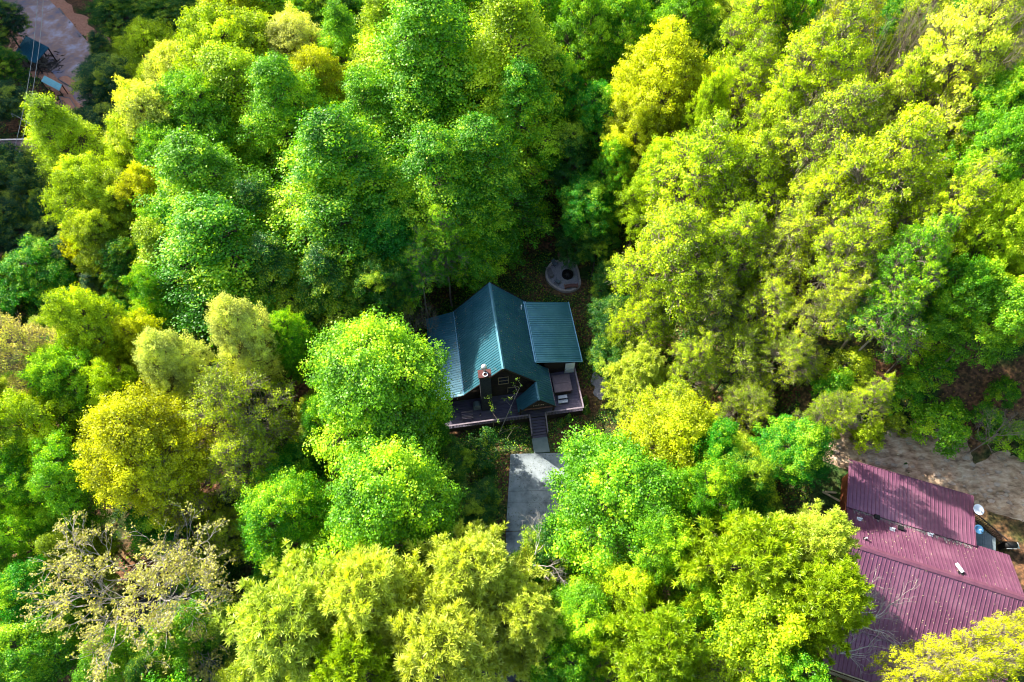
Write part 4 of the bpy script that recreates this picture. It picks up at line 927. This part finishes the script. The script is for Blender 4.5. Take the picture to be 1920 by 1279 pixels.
# ---------------------------------------------------------------- the trees of the photograph
TREES = [
# valley, shaded corner
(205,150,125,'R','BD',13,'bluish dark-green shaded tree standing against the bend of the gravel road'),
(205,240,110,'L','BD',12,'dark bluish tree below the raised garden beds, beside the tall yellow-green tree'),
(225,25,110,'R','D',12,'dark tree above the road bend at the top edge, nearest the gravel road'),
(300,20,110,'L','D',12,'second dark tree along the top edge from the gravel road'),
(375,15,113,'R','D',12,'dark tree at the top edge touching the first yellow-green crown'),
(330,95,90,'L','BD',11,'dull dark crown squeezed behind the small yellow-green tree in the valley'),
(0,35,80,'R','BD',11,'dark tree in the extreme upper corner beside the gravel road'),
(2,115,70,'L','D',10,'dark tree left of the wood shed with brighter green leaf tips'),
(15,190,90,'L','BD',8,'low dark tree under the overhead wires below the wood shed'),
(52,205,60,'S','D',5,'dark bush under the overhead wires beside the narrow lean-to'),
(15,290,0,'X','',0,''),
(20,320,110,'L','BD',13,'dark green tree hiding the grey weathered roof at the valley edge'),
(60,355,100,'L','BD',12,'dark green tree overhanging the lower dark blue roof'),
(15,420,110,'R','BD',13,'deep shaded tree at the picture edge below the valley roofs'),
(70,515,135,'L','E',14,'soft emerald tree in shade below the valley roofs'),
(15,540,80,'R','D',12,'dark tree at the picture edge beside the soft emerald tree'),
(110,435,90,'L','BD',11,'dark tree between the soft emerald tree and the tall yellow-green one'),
# left lit spur
(130,275,125,'P','YG',22,'tall isolated yellow-green tree standing out against the shaded valley'),
(175,370,140,'L','YG',19,'yellow-green tree at the foot of the tall isolated one'),
(195,450,120,'L','OL',17,'dull olive tree with yellow branch tips on the lower left spur'),
(240,390,125,'R','OL',18,'dark olive round crown right of the dull olive tree'),
(165,480,70,'S','Y',12,'bright yellow tuft of crown showing over dark foliage'),
(298,110,125,'R','YG',20,'small round yellow-green crown standing apart at the edge of the dark valley trees'),
(300,175,80,'L','YG',17,'narrow yellow-green crown right under the small round one'),
(440,40,136,'R','Y',24,'bright yellow-green crown at the top edge where the lit forest begins'),
(520,40,170,'P','LG',24,'light green tree at the top edge beside the bright yellow-green crown'),
(590,30,102,'R','G',21,'mid-green tree at the top edge behind the cream crown'),
(425,120,190,'R','YG',26,'broad sunlit yellow-green crown, highest of the large left mass'),
(560,110,136,'R','C',22,'cream-coloured flowering crown among the yellow-green ones'),
(500,130,148,'P','YG',24,'yellow-green tree between the broad sunlit crown and the cream one'),
(350,170,159,'R','PY',22,'pale yellow-green crown with whitish sunlit edge on the left mass'),
(600,170,125,'R','Y',20,'yellow crown tucked in front of the cream-coloured one'),
(460,210,190,'P','YG',25,'yellow-green tree in the middle of the large left mass'),
(380,230,180,'R','LG',23,'light green crown in the centre of the large left mass'),
(300,250,165,'R','PY',23,'pale crown with blossom-white tips along the left edge of the mass'),
(540,220,170,'P','LG',24,'green poplar with its right flank in shade, in the large left mass'),
(255,290,110,'L','YG',20,'yellow-green crown lowest on the left edge of the large mass'),
(330,310,148,'R','LG',21,'light green crown above the green poplar with the pointed top'),
(290,380,100,'L','Y',19,'yellow tufted crown beside the dark olive round one'),
(390,370,215,'P','LG',24,'green poplar with a rounded point, its left side sunlit'),
(420,470,230,'P','G',20,'large dark green poplar low in the left forest with speckled leaves'),
(330,450,125,'R','E',18,'emerald crown left of the large speckled dark green poplar'),
(500,420,125,'P','D',19,'dark poplar in the gap left of the central conical poplar'),
(520,520,136,'P','D',17,'dark green poplar above the round pale yellow-green crown'),
(250,500,102,'R','D',15,'dark crown in shadow behind the yellow-topped tree'),
(325,490,136,'P','YG',18,'green tree with a yellow-green top standing in front of darker poplars'),
(300,560,100,'L','G',16,'green lower crown beneath the yellow-topped tree'),
# centre
(640,340,225,'P','G',25,'large conical poplar with a pointed sunlit top left of the cabin clearing'),
(640,440,200,'P','G',19,'broad green poplar skirt below the pointed sunlit one'),
(722,448,165,'R','E',15,'vivid emerald maple up-left of the cabin'),
(785,500,105,'A','E',13,'smaller emerald maple nearest the cabin roof'),
(620,540,136,'P','D',17,'dark green poplar between the emerald maple and the bright maple below'),
(710,550,110,'L','D',14,'dark understory tree behind the dead limbs beside the cabin'),
(805,130,230,'P','LG',28,'tallest poplar of the upper centre with a bright white-lit left edge'),
(730,110,136,'P','YG',25,'yellow-green poplar leaning against the tallest one'),
(650,110,108,'P','LG',22,'slim light green poplar left of the tallest pair'),
(955,120,190,'P','YG',26,'tall poplar with a yellow-green lit top right of the tallest one'),
(980,230,148,'P','G',22,'green poplar below the yellow-green lit one'),
(700,240,148,'P','LG',22,'green poplar standing under the yellow-green leaning one'),
(790,240,180,'P','G',22,'shaded green front of forest beneath the tallest poplar'),
(820,350,185,'P','G',21,'speckled poplar with pinkish lit branch tips'),
(900,320,175,'P','G',21,'deep green poplar right of the speckled one'),
(885,415,130,'P','G',15,'green poplar directly above the cabin ridge'),
(955,345,80,'P','D',14,'dark slim poplar at the edge of the black gap'),
(830,450,110,'O','G',16,'loose green crown just above the left cabin roof'),
(620,30,113,'R','D',20,'dark green tree at the top edge left of the tallest poplar'),
(700,10,125,'R','G',20,'green tree at the top edge above the yellow-green poplar'),
(880,30,148,'R','G',20,'dark green tree at the top edge between the tall poplars'),
(1010,20,120,'L','G',20,'green tree at the top edge right of the lit poplar'),
(1090,60,130,'L','LG',22,'loose light green tree at the top edge with a visible pale trunk'),
(1160,60,130,'L','G',20,'loose green tree in the upper middle with yellow tips'),
(1050,180,100,'L','E',18,'dark emerald tree in the shaded upper gully'),
(1120,230,110,'L','E',17,'emerald tree in layers left of the bright yellow crown'),
(1070,290,100,'L','D',16,'dark green layered tree above the fire pit'),
(1100,390,120,'L','E',13,'green understory tree in front of the fire pit gap'),
(1085,438,90,'L','D',7.5,'low dark tree immediately above the fire-pit terrace'),
(1150,320,90,'L','G',17,'green tree half in shade below the bright yellow crown'),
# upper right
(1240,170,180,'R','Y',24,'bright yellow crown right of the dark gully'),
(1190,260,120,'L','Y',20,'yellow drooping crown below the bright yellow one'),
(1320,230,80,'R','YG',22,'small yellow-green crown tucked at the foot of the bright yellow one'),
(1280,60,120,'R','LG',22,'fresh green crown at the top edge above the bright yellow one'),
(1350,110,90,'L','D',18,'dark green crown in the shaded slot of the upper right'),
(1230,20,102,'R','G',20,'green crown at the top edge beside the fresh green one'),
(1420,60,150,'O','YG',22,'airy yellow-green tree with a dark visible trunk at the top edge'),
(1400,160,130,'O','YG',20,'airy yellow-green oak under the tree with a dark trunk'),
(1500,30,100,'L','G',19,'dark green crown between airy oaks at the top edge'),
(1590,50,150,'A','Y',21,'airy yellowish oak behind the dead forked limbs at the top edge'),
(1540,150,190,'O','YG',22,'large airy oak with exposed grey limbs in the upper right'),
(1560,250,190,'A','OL',20,'sparse oak showing tan twigs and branches below the large airy oak'),
(1460,230,130,'O','YG',20,'airy yellow-green crown left of the sparse oak'),
(1790,130,200,'O','PY',24,'big pale yellow-green oak near the upper right corner'),
(1720,60,120,'A','OL',19,'dull olive airy oak between dead limbs at the top edge'),
(1860,50,140,'O','OL',19,'olive crown with bare purple twigs in the upper right corner'),
(1690,190,120,'O','YG',20,'airy crown between the large oak and the pale oak'),
(1860,220,130,'L','G',18,'green crown below the pale oak at the right edge'),
(1770,250,120,'A','OL',18,'olive crown under the pale oak'),
(1310,330,200,'O','YG',22,'broad airy yellow-green crown right of the gully'),
(1230,340,110,'L','YG',20,'yellow-green crown at the left edge of the airy slope forest'),
(1400,340,170,'O','YG',20,'airy crown in the middle of the slope forest'),
(1660,340,220,'O','YG',22,'very broad airy green-yellow crown in the right slope forest'),
(1540,380,150,'O','OL',19,'olive airy crown between two broad ones on the slope'),
(1850,320,140,'L','LG',19,'light green crown at the right edge above the yellow one'),
(1880,430,120,'L','YG',19,'yellow-green crown at the right edge of the slope'),
(1780,400,140,'O','YG',18,'airy crown below the right edge of the very broad one'),
(1270,480,210,'O','YG',21,'broad airy crown overhanging the dark strip right of the cabin'),
(1220,590,120,'O','YG',18,'lower airy crown over the dark strip right of the cabin'),
(1380,470,150,'O','YG',19,'airy crown with dark trunk visible at its centre'),
(1480,470,150,'A','OL',18,'olive slope crown left of the brown leaf litter'),
(1600,470,150,'A','YG',18,'airy crown above the orange leaf litter'),
(1710,490,130,'O','LG',17,'light green airy crown above the vivid green maple'),
(1860,600,160,'L','LG',15,'vivid green maple with yellow top sprays at the right edge'),
(1800,560,120,'L','G',15,'green crown just above the vivid maple'),
(1900,540,90,'L','YG',15,'yellow-green crown at the edge above the vivid maple'),
(1670,590,150,'A','G',13,'mid-green low tree on the leaf-covered slope'),
(1570,570,130,'A','OL',14,'olive-green low tree on the leaf-covered slope'),
(1330,570,150,'A','OL',17,'olive airy crown in the middle of the right slope'),
(1440,580,130,'A','YG',15,'small airy crown between olive ones on the slope'),
(1380,660,150,'A','OL',14,'dull olive crown right of the pale pine-like strip'),
(1490,670,110,'A','OL',11,'low olive tree above the emerald one near the red roof'),
(1300,680,110,'A','YG',15,'airy yellow-green crown behind the pale strip of foliage'),
(1495,840,145,'L','E',12,'bright emerald tree beside the upper corner of the red roof'),
(1400,760,110,'A','OL',12,'olive low tree between the big lime crown and the emerald tree'),
(1765,795,112,'S','LG',4,'round yellow-green bush on the rim of the rock bank'),
(1625,815,60,'S','YG',4,'small yellow bush at the left end of the rock bank'),
(1690,735,80,'S','G',4,'small green bush on the brown leaf slope'),
(1600,690,100,'S','OL',5,'olive bush between patches of orange leaf litter'),
(1850,790,70,'S','G',3,'green bush near the right edge above the rock bank'),
(1905,815,80,'S','LG',3,'light green bush at the right edge above the rock bank'),
(1680,795,50,'S','OL',2.5,'sparse olive bush over the rock bank'),
(1560,730,90,'S','G',5,'green bush above the emerald tree'),
(1555,800,50,'S','YG',4,'tiny yellow-green bush beside the emerald tree'),
(1560,775,90,'A','OL',13,'thin sparse tree standing above the emerald one by the red roof'),
(1640,745,70,'A','YG',11,'thin sparse tree rooted on the orange leaf slope above the rock bank'),
(1740,690,90,'S','G',5,'green bush below the low slope tree'),
(1880,735,60,'S','G',3,'green bush beneath the vivid green maple'),
# right of the cabin
(1150,520,80,'L','D',8,'dark shaded tree right of the fire-pit terrace'),
(1160,600,110,'R','D',11,'dark green shaded tree right of the cabin side roof'),
(1150,665,90,'L','D',8,'low dark tree right of the cabin deck'),
(1120,450,70,'L','D',9,'dark little tree above the right corner of the terrace'),
(1200,710,120,'N','PY',15,'pale soft pine above the big lime-green crown'),
(1250,770,150,'O','YG',15,'airy yellow-green crown leaning over the cabin yard'),
(1265,830,190,'R','Y',19,'sunlit yellow top joined to the big lime-green crown'),
(1166,940,275,'R','LG',19,'big round lime-green crown beside the driveway'),
(1330,930,120,'L','G',18,'shaded green flank right of the big lime-green crown'),
(1390,915,120,'L','D',17,'dark speckled tree left of the red-roofed house'),
(1230,1020,150,'R','LG',17,'lime-green crown below the big round one'),
(1330,850,110,'L','E',17,'emerald crown shaded behind the sunlit yellow top'),
# left middle
(50,670,170,'A','T',21,'tan-yellow budding crown at the left edge'),
(170,620,130,'R','YG',21,'yellow-green crown standing up beside the tan one'),
(130,720,150,'L','LG',19,'light green clumpy crown below the yellow-green one at left'),
(270,650,100,'L','Y',17,'yellow patchy crown between the left crowns'),
(460,630,120,'R','C',20,'round cream and yellow-green crown left of the bright maple'),
(550,640,90,'R','G',17,'green crown tucked right of the round cream one'),
(330,690,120,'R','C',20,'whitish sunlit crown above the vivid yellow tree'),
(230,740,100,'L','YG',18,'yellow-green crown left of the whitish one'),
(268,835,215,'R','Y',21,'vivid yellow crown, brightest of the left forest'),
(320,905,150,'O','Y',17,'lower vivid yellow skirt with orange tips'),
(440,760,200,'A','OL',19,'olive crown with bare grey twigs in the left middle'),
(450,860,150,'A','OL',16,'shaded olive crown beneath the twiggy one'),
(60,800,150,'L','YG',19,'yellow-green clumpy crown near the left edge'),
(40,900,130,'L','G',17,'mid-green crown at the left edge below the clumpy one'),
(140,890,140,'L','LG',17,'light green crown left of the vivid yellow one'),
(697,718,270,'R','LG',19,'broad bright green maple left of the cabin'),
(790,780,110,'R','G',14,'green lower lobe of forest touching the cabin porch'),
(620,790,110,'R','G',15,'green crown under the left side of the broad bright maple'),
(722,945,262,'R','LG',19,'large round light green crown left of the driveway'),
(530,970,170,'R','G',17,'rounded green crown left of the large light green one'),
(620,1040,120,'R','G',14,'green crown in the gap above the pines'),
(840,870,90,'L','D',7,'low dark tree between the round crown and the driveway'),
(880,950,110,'L','D',6,'dark thicket tree beside the driveway slab'),
(900,850,90,'S','D',4,'dark bush below the front deck left of the stairs'),
# bottom left
(235,1090,330,'B','T',18,'spreading tree with pale bare limbs and sparse yellow buds'),
(20,1010,110,'L','LG',15,'light green crown at the left edge beside the spreading bare tree'),
(60,1110,130,'L','E',13,'emerald crown at the left edge under the spreading bare tree'),
(60,1220,170,'L','G',13,'green crown in the bottom left corner'),
(210,1235,120,'L','LG',11,'light green crown below the spreading bare tree'),
(330,1200,150,'L','G',10,'green low crown right of the light green one at the bottom'),
(380,1070,110,'L','D',9,'dark crown right of the spreading bare tree'),
(300,980,130,'L','E',10,'emerald low crown beneath the orange-tipped yellow tree'),
(505,1105,90,'R','E',9,'small emerald crown left of the pines'),
(430,1000,110,'O','OL',10,'dull twiggy low crown in the dark gap'),
(120,980,110,'L','G',12,'shaded green crown below the light green one at left'),
(420,1180,120,'L','D',8,'dark low crown left of the largest pine'),
(150,1160,110,'L','D',8,'dark green low crown under the bare limbs'),
# bottom pines and right
(560,1180,260,'N','PY',22,'large pale pine at the bottom left of the row'),
(700,1130,230,'N','PY',23,'second pale pine from the left in the bottom row'),
(880,1090,220,'N','PY',21,'pale pine whose top touches the driveway'),
(830,1230,260,'N','PY',23,'pale pine at the bottom edge in the middle of the row'),
(680,1260,200,'N','YG',21,'yellow-green pine at the bottom edge'),
(980,1170,170,'N','PY',19,'pale pine below the dead branches by the driveway'),
(1090,1160,150,'R','LG',16,'fine-leaved light green crown right of the pines'),
(1060,1250,140,'L','G',15,'green crown at the bottom edge right of the pines'),
(1180,1110,140,'L','YG',16,'yellow-green crown below the lime-green ones'),
(1230,1220,190,'N','YG',20,'yellow-green pine at the bottom edge right of centre'),
(1400,1060,230,'N','YG',20,'broad yellow-green pine left of the red roof'),
(1520,1030,150,'N','PY',17,'pale pine overlapping the left wall of the red-roofed house'),
(1420,1180,220,'L','YG',19,'yellow-green crown below the broad pine'),
(1530,1130,170,'N','YG',19,'yellow-green pine beside the bare white branches'),
(1320,1140,140,'L','LG',16,'light green crown between the bottom pines'),
(1480,1270,150,'L','G',15,'green crown at the bottom edge by the house porch'),
(1340,1260,150,'A','OL',15,'olive crown at the bottom edge'),
(1420,950,90,'S','OL',6,'olive bush left of the planks'),
(1745,1265,110,'A','Y',20,'yellow leafy spray at the bottom edge over the red roof'),
(1830,1240,120,'A','Y',21,'yellow leafy crown overlapping the lower red roof'),
(1910,1200,110,'A','Y',23,'yellow branch spray in the bottom right corner'),
]
for t in TREES:
    if t[3] == 'X': continue
    place(*t[:3], t[3], t[4], t[5], t[6])
# small conifers and planting round the deck
for (px, py, lab) in [(1067,781,'small conical evergreen in front of the white pickets'),(1098,748,'small conical evergreen at the outer deck corner'),(1053,790,'low evergreen nearest the stairs in front of the deck'),(1100,765,'small evergreen just below the outer deck corner')]:
    p = at(px, py, .8); e = empty('evergreen_shrub', (p[0], p[1], -.1), 0, lab, 'shrub')
    rng = np.random.default_rng(int(px)); n = 1500; t = rng.uniform(0, 1, n)**.7; a = rng.uniform(0, 6.28, n); r = .5*(t)*rng.uniform(.7, 1.05, n); P = np.column_stack([r*np.cos(a), r*np.sin(a), 1.7*(1-t)+.1])
    L = rng.uniform(.08, .16, n); v, f = leaf_quads(P, np.column_stack([np.cos(a), np.sin(a), .6+0*a])+rng.normal(0, .4, (n, 3)), L, L*.6, rng)
    c = link('foliage', np_mesh('foliage', v, f, MAT['leaf'], False, rng.uniform(0, 1, n)), e); c.color = (.05,.16,.03,1); MB().tube([(0,0,0),(0,0,1.2)], .03, 5).obj('stem', MAT['bark'], e)
# dead limbs
def dead_limb(px, py, z, rz, s, seed, label, tilt=0):
    p = at(px, py, z); o = link('dead_branch', limb(seed)); o.location = p; o.rotation_euler = (0, tilt, rz); o.scale = (s,)*3; tag(o, label, 'branch'); return o
dead_limb(1600,1168,17.5,.15,1.0,51,'bare white branch spray reaching over the red roof')
dead_limb(1610,1150,17.0,.75,.75,52,'smaller bare grey branch rising above the white spray on the red roof')
dead_limb(1575,1225,15.0,.3,.9,53,'thin bare branch lying across the lower red porch roof')
dead_limb(1003,1040,12.0,1.2,.8,54,'tangle of bare tan branches over the end of the driveway')
dead_limb(1000,1060,11.5,.3,.7,55,'lower bare branch beside the driveway tangle')
def dead_tree(px, py, w, h, label): 
    return place(px, py, w, 'D', 'T', h, label)
dead_tree(1585,40,110,26,'dead forked tree with pale bare limbs at the top edge')
dead_tree(1690,90,120,25,'dead leaning tree with bare purple-grey limbs near the upper right')
dead_tree(1900,60,130,24,'dead twiggy tree in the upper right corner')
dead_tree(1550,235,170,21.5,'bare-limbed dead tree standing inside the sparse oak')
dead_tree(440,770,150,19.8,'bare grey-twigged dead tree poking through the olive crown')
dead_tree(1890,800,80,8,'small dead sapling above the right end of the rock bank')
dead_tree(1500,420,120,20,'dead tree with pale twigs among the slope oaks')
dead_tree(800,590,45,9.5,'small bare dead tree at the left corner of the cabin roof')
dead_tree(768,600,40,11,'slender bare snag left of the cabin roof')
# leaning saplings in front of the cabin
A = Vector(at(872+0, 812, 0)); 
for (pa, za, pb, zb, r, lab, mt) in [((935,812),.3,(977,722),7.0,.045,'thin leaning pale sapling crossing the front gable of the cabin','barkw'),((926,805),.3,(923,752),5.0,.04,'upright thin sapling before the front deck','barkg'),
      ((935,808),.8,(975,800),2.2,.035,'thin forked sapling bent low beside the stairs','barkg')]:
    A = Vector(at(*pa, za)); B = Vector(at(*pb, zb)); z0 = T1(A.x, A.y)-.1; e = empty('sapling', (A.x, A.y, z0), 0, lab, 'sapling'); O = Vector((A.x, A.y, z0))
    pts = [O.lerp(B, t)+Vector((0,0,.25*math.sin(3.1*t)))-O for t in np.linspace(0, 1, 8)]; MB().tube(pts, [r*(1-.7*t) for t in np.linspace(0, 1, 8)], 6).obj('stem', MAT[mt], e)
    rng = np.random.default_rng(int(pa[0]+pb[1])); m = MB(); P = []
    for k in range(7):
        q = pts[rng.integers(4, 8)]; d = Vector(rng.normal(size=3))*.45; m.tube([q, q+d], .012, 3); P += [np.array(q+d)+rng.normal(0, .13, 3) for _ in range(16)]
    m.obj('twigs', MAT[mt], e); P = np.array(P); L = rng.uniform(.08, .17, len(P)); v, f = leaf_quads(P, rng.normal(0, .6, P.shape)+np.array([0,0,1]), L, L*.7, rng)
    c = link('foliage', np_mesh('foliage', v, f, MAT['leaf'], False, rng.uniform(0, 1, len(P))), e); c.color = (.12,.26,.02,1)

# ---------------------------------------------------------------- trees that fill the gaps, and the forest beyond the frame
def inpoly(x, y, P):
    c = False; n = len(P)
    for i in range(n):
        x0, y0 = P[i]; x1, y1 = P[(i+1) % n]
        if (y0 > y) != (y1 > y) and x < (x1-x0)*(y-y0)/(y1-y0)+x0: c = not c
    return c
KEEP = [[(845,600),(915,520),(1000,540),(990,470),(1110,470),(1110,560),(1095,680),(1165,700),(1165,760),(1090,850),(1030,1010),(925,1010),(930,860),(850,800),(790,620)],
        [(1440,900),(1500,900),(1570,840),(1700,825),(1990,850),(1990,1300),(1530,1300),(1560,1150),(1500,1020)],
        [(1560,820),(1990,820),(1990,720),(1800,700),(1600,720)],
        [(-60,-60),(165,-60),(165,215),(20,215),(-60,120)],[(-60,240),(80,240),(80,300),(-60,300)]]
fills = []
rf = random.Random(9)
gridp = []
for gx_ in np.arange(-125, 100, 5.2):
    for gy_ in np.arange(-22, 150, 5.2):
        gridp.append((gx_+rf.uniform(-1.9, 1.9), gy_+rf.uniform(-1.9, 1.9)))
rf.shuffle(gridp)
def region(px, py):
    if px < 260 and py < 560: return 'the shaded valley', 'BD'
    if py < 420: return ('the upper left forest' if px < 640 else 'the upper gully behind the cabin' if px < 1200 else 'the upper right oak slope'), None
    if py < 860: return ('the middle left forest' if px < 620 else 'the forest edge round the cabin' if px < 1180 else 'the leaf-strewn right slope'), None
    return ('the lower left forest' if px < 520 else 'the lower middle forest beneath the pines' if px < 1120 else 'the forest beside the red-roofed house'), None
nin = nout = 0; lab_n = {}
TPX = [(t[0], t[1], t[6]) for t in TREES if t[3] != 'X']
def clip(l, n):
    w_ = l.split()[:n]
    while w_[-1].strip(',') in ('a','the','of','at','by','in','on','and','with','its','from','between','below','above','beside','behind','right','left','over','among','under','whose','left','through','towards','near','near','upper','large','lower','picture','top','bottom','tall','dark','bright'): w_.pop()
    return ' '.join(w_).rstrip(',')
for (x, y) in gridp:
    z = T1(x, y); px, py, k = proj((x, y, z+6))
    if k < 5: continue
    inside = -30 < px < 1950 and -30 < py < 1310
    if not inside and not (-170 < px < 2090 and -230 < py < 1430) and not (x > 20 and px < 2900 and py < 1900): continue
    if any(inpoly(*proj((x, y, z+q))[:2], P) for P in KEEP for q in (0, 3, 7, 11)): continue
    cx_, cy_ = tolocal(x, y, CO, CA); rx_, ry_ = tolocal(x, y, RO, RA)
    if -13 < cx_ < 12 and -13 < cy_ < 25 or (-2 < cx_ < 14 and 24 < cy_ < 35) or (-14 < cx_ < -4 and 15 < cy_ < 27) or (-5 < rx_ < 22 and -12 < ry_ < 13): continue
    if any((x-a)**2+(y-b)**2 < (max(r*.72, 2.6))**2 for a, b, r in crown_xy): continue
    reg, cc = region(px, py)
    if inside:
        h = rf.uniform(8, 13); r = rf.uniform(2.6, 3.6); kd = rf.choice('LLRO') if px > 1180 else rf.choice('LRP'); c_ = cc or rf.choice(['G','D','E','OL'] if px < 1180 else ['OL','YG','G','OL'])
        if nin > 260: continue
        nin += 1
        lab = None; cn = {'BD':'bluish','G':'green','D':'dark','E':'emerald','OL':'olive','YG':'yellowish'}[c_]
        for q in sorted(TPX, key=lambda t: (t[0]-px)**2+(t[1]-py)**2)[:4]:
            dx = px-q[0]; dy = py-q[1]; rel = ('below' if dy > 0 else 'above') if abs(dy) > abs(dx) else ('right of' if dx > 0 else 'left of')
            l_ = cn+' understory tree '+rel+' the '+clip(q[2], 10 if 'of' not in rel else 9)
            if l_ not in lab_n: lab = l_; lab_n[l_] = 1; break
        if lab is None: continue
        put_tree(x, y, kd, r, h, COL[c_], lab, 'understory_tree', 'understory trees in '+reg)
    else:
        h = rf.uniform(16, 22); r = rf.uniform(4.2, 5.5)
        if any((x-a)**2+(y-b)**2 < (r*.9+q*.45)**2 for a, b, q in crown_xy): continue
        nout += 1
        put_tree(x, y, rf.choice('PRLO'), r, h, COL[rf.choice(['G','LG','YG','G'])], 'forest tree just beyond the edge of the picture', 'forest_tree', 'forest trees beyond the picture edge')
print('fill', nin, 'outside', nout, 'listed', len(TREES))

# ---------------------------------------------------------------- ground cover (nobody could count it)
rng = np.random.default_rng(99)
def scatter(name, n, xr, yr, size, colr, label, cat, lift, test=None, flat=.5):
    x = rng.uniform(*xr, n); y = rng.uniform(*yr, n); z = T(x, y)
    if test is not None: k = test(x, y); x, y, z = x[k], y[k], z[k]
    P = np.column_stack([x, y, z+rng.uniform(.03, lift, len(x))]); L = size*rng.uniform(.6, 1.4, len(x))
    v, f = leaf_quads(P, rng.normal(0, flat, P.shape)+np.array([0, 0, 1]), L, L*.7, rng)
    o = link(name, np_mesh(name, v, f, MAT['leaf'], False, rng.uniform(0, 1, len(x)))); o.color = (*colr, 1); tag(o, label, cat, kind='stuff'); return o
def patch(x, y, s=.35, a=0): return np.sin(x*s+a+1.7*np.sin(y*s*.7))+np.cos(y*s*1.1+1.3*np.sin(x*s*.8+a)) > 0
def clear_of(x, y):
    cx_, cy_ = tolocal(x, y, CO, CA); rx_, ry_ = tolocal(x, y, RO, RA)
    cab = (cx_ > -9.3) & (cx_ < 6.1) & (cy_ > 1.8) & (cy_ < 15); pth = (cx_ > -.2) & (cx_ < 1.9) & (cy_ > -2) & (cy_ < 2)
    drv = (x > dBL[0]-.15) & (x < dTL[0]+8.3) & (y > dBL[1]-8) & (y < dTL[1]+.35) & (x > np.interp(y, [dBL[1], dTL[1]], [dBL[0], dTL[0]])-.1)
    pit = (x-cen[0])**2+(y-cen[1])**2 < 2.95**2
    red = (rx_ > -2) & (rx_ < 22) & (ry_ > -12) & (ry_ < 12.5)
    return ~(cab | pth | drv | pit | red)
scatter('ground_cover', 90000, (-14, 26), (14, 62), .16, (.05,.19,.02), 'low green leafy plants carpeting the clearing round the cabin', 'ground cover', .45, lambda x, y: clear_of(x, y) & (patch(x, y) | patch(x, y, .9, 2) | patch(x, y, .6, 4)))
scatter('fallen_leaves', 30000, (-14, 60), (8, 66), .16, (.26,.13,.055), 'brown and orange fallen leaves covering the forest floor', 'fallen leaves', .06, lambda x, y: clear_of(x, y), .25)
scatter('undergrowth', 75000, (-110, 75), (0, 125), .34, (.045,.17,.015), 'dark green undergrowth beneath the forest trees', 'undergrowth', 1.1, lambda x, y: clear_of(x, y) & patch(x, y, .3, 1) & ~((x < -72) & (y > 90)) & ~((x > 26) & (y < 42)) & ~((np.abs(x-4) < 10) & (y > 28) & (y < 52)))
scatter('roadside_weeds', 30000, (-104, -68), (80, 128), .3, (.025,.11,.04), 'weeds and grass on the shaded bank below the gravel road', 'weeds', .5, lambda x, y: (y < 1.05*(-x)+16) & patch(x, y, .5, 3))

def on_drive(x, y): return (y > dBL[1]) & (y < dTL[1]) & (x > np.interp(y, [dBL[1], dTL[1]], [dBL[0], dTL[0]])+.05) & (x < dBL[0]+8) & (np.sin(x*2.1+y)+np.cos(y*1.3-x) > -.2)
xx = rng.uniform(dBL[0], dBL[0]+8.5, 1500); yy = rng.uniform(dBL[1], dTL[1], 1500); kk = on_drive(xx, yy); xx = xx[kk]; yy = yy[kk]; LL = rng.uniform(.04, .11, len(xx))
v, f = leaf_quads(np.column_stack([xx, yy, .045+.03*rng.random(len(xx))]), rng.normal(0, .2, (len(xx), 3))+np.array([0, 0, 1]), LL, LL*.7, rng)
o = link('driveway_leaves', np_mesh('driveway_leaves', v, f, MAT['leaf'], False, rng.uniform(0, .5, len(xx)))); o.color = (.07,.10,.03,1); tag(o, 'small leaves blown across the concrete driveway slab', 'fallen leaves', kind='stuff')
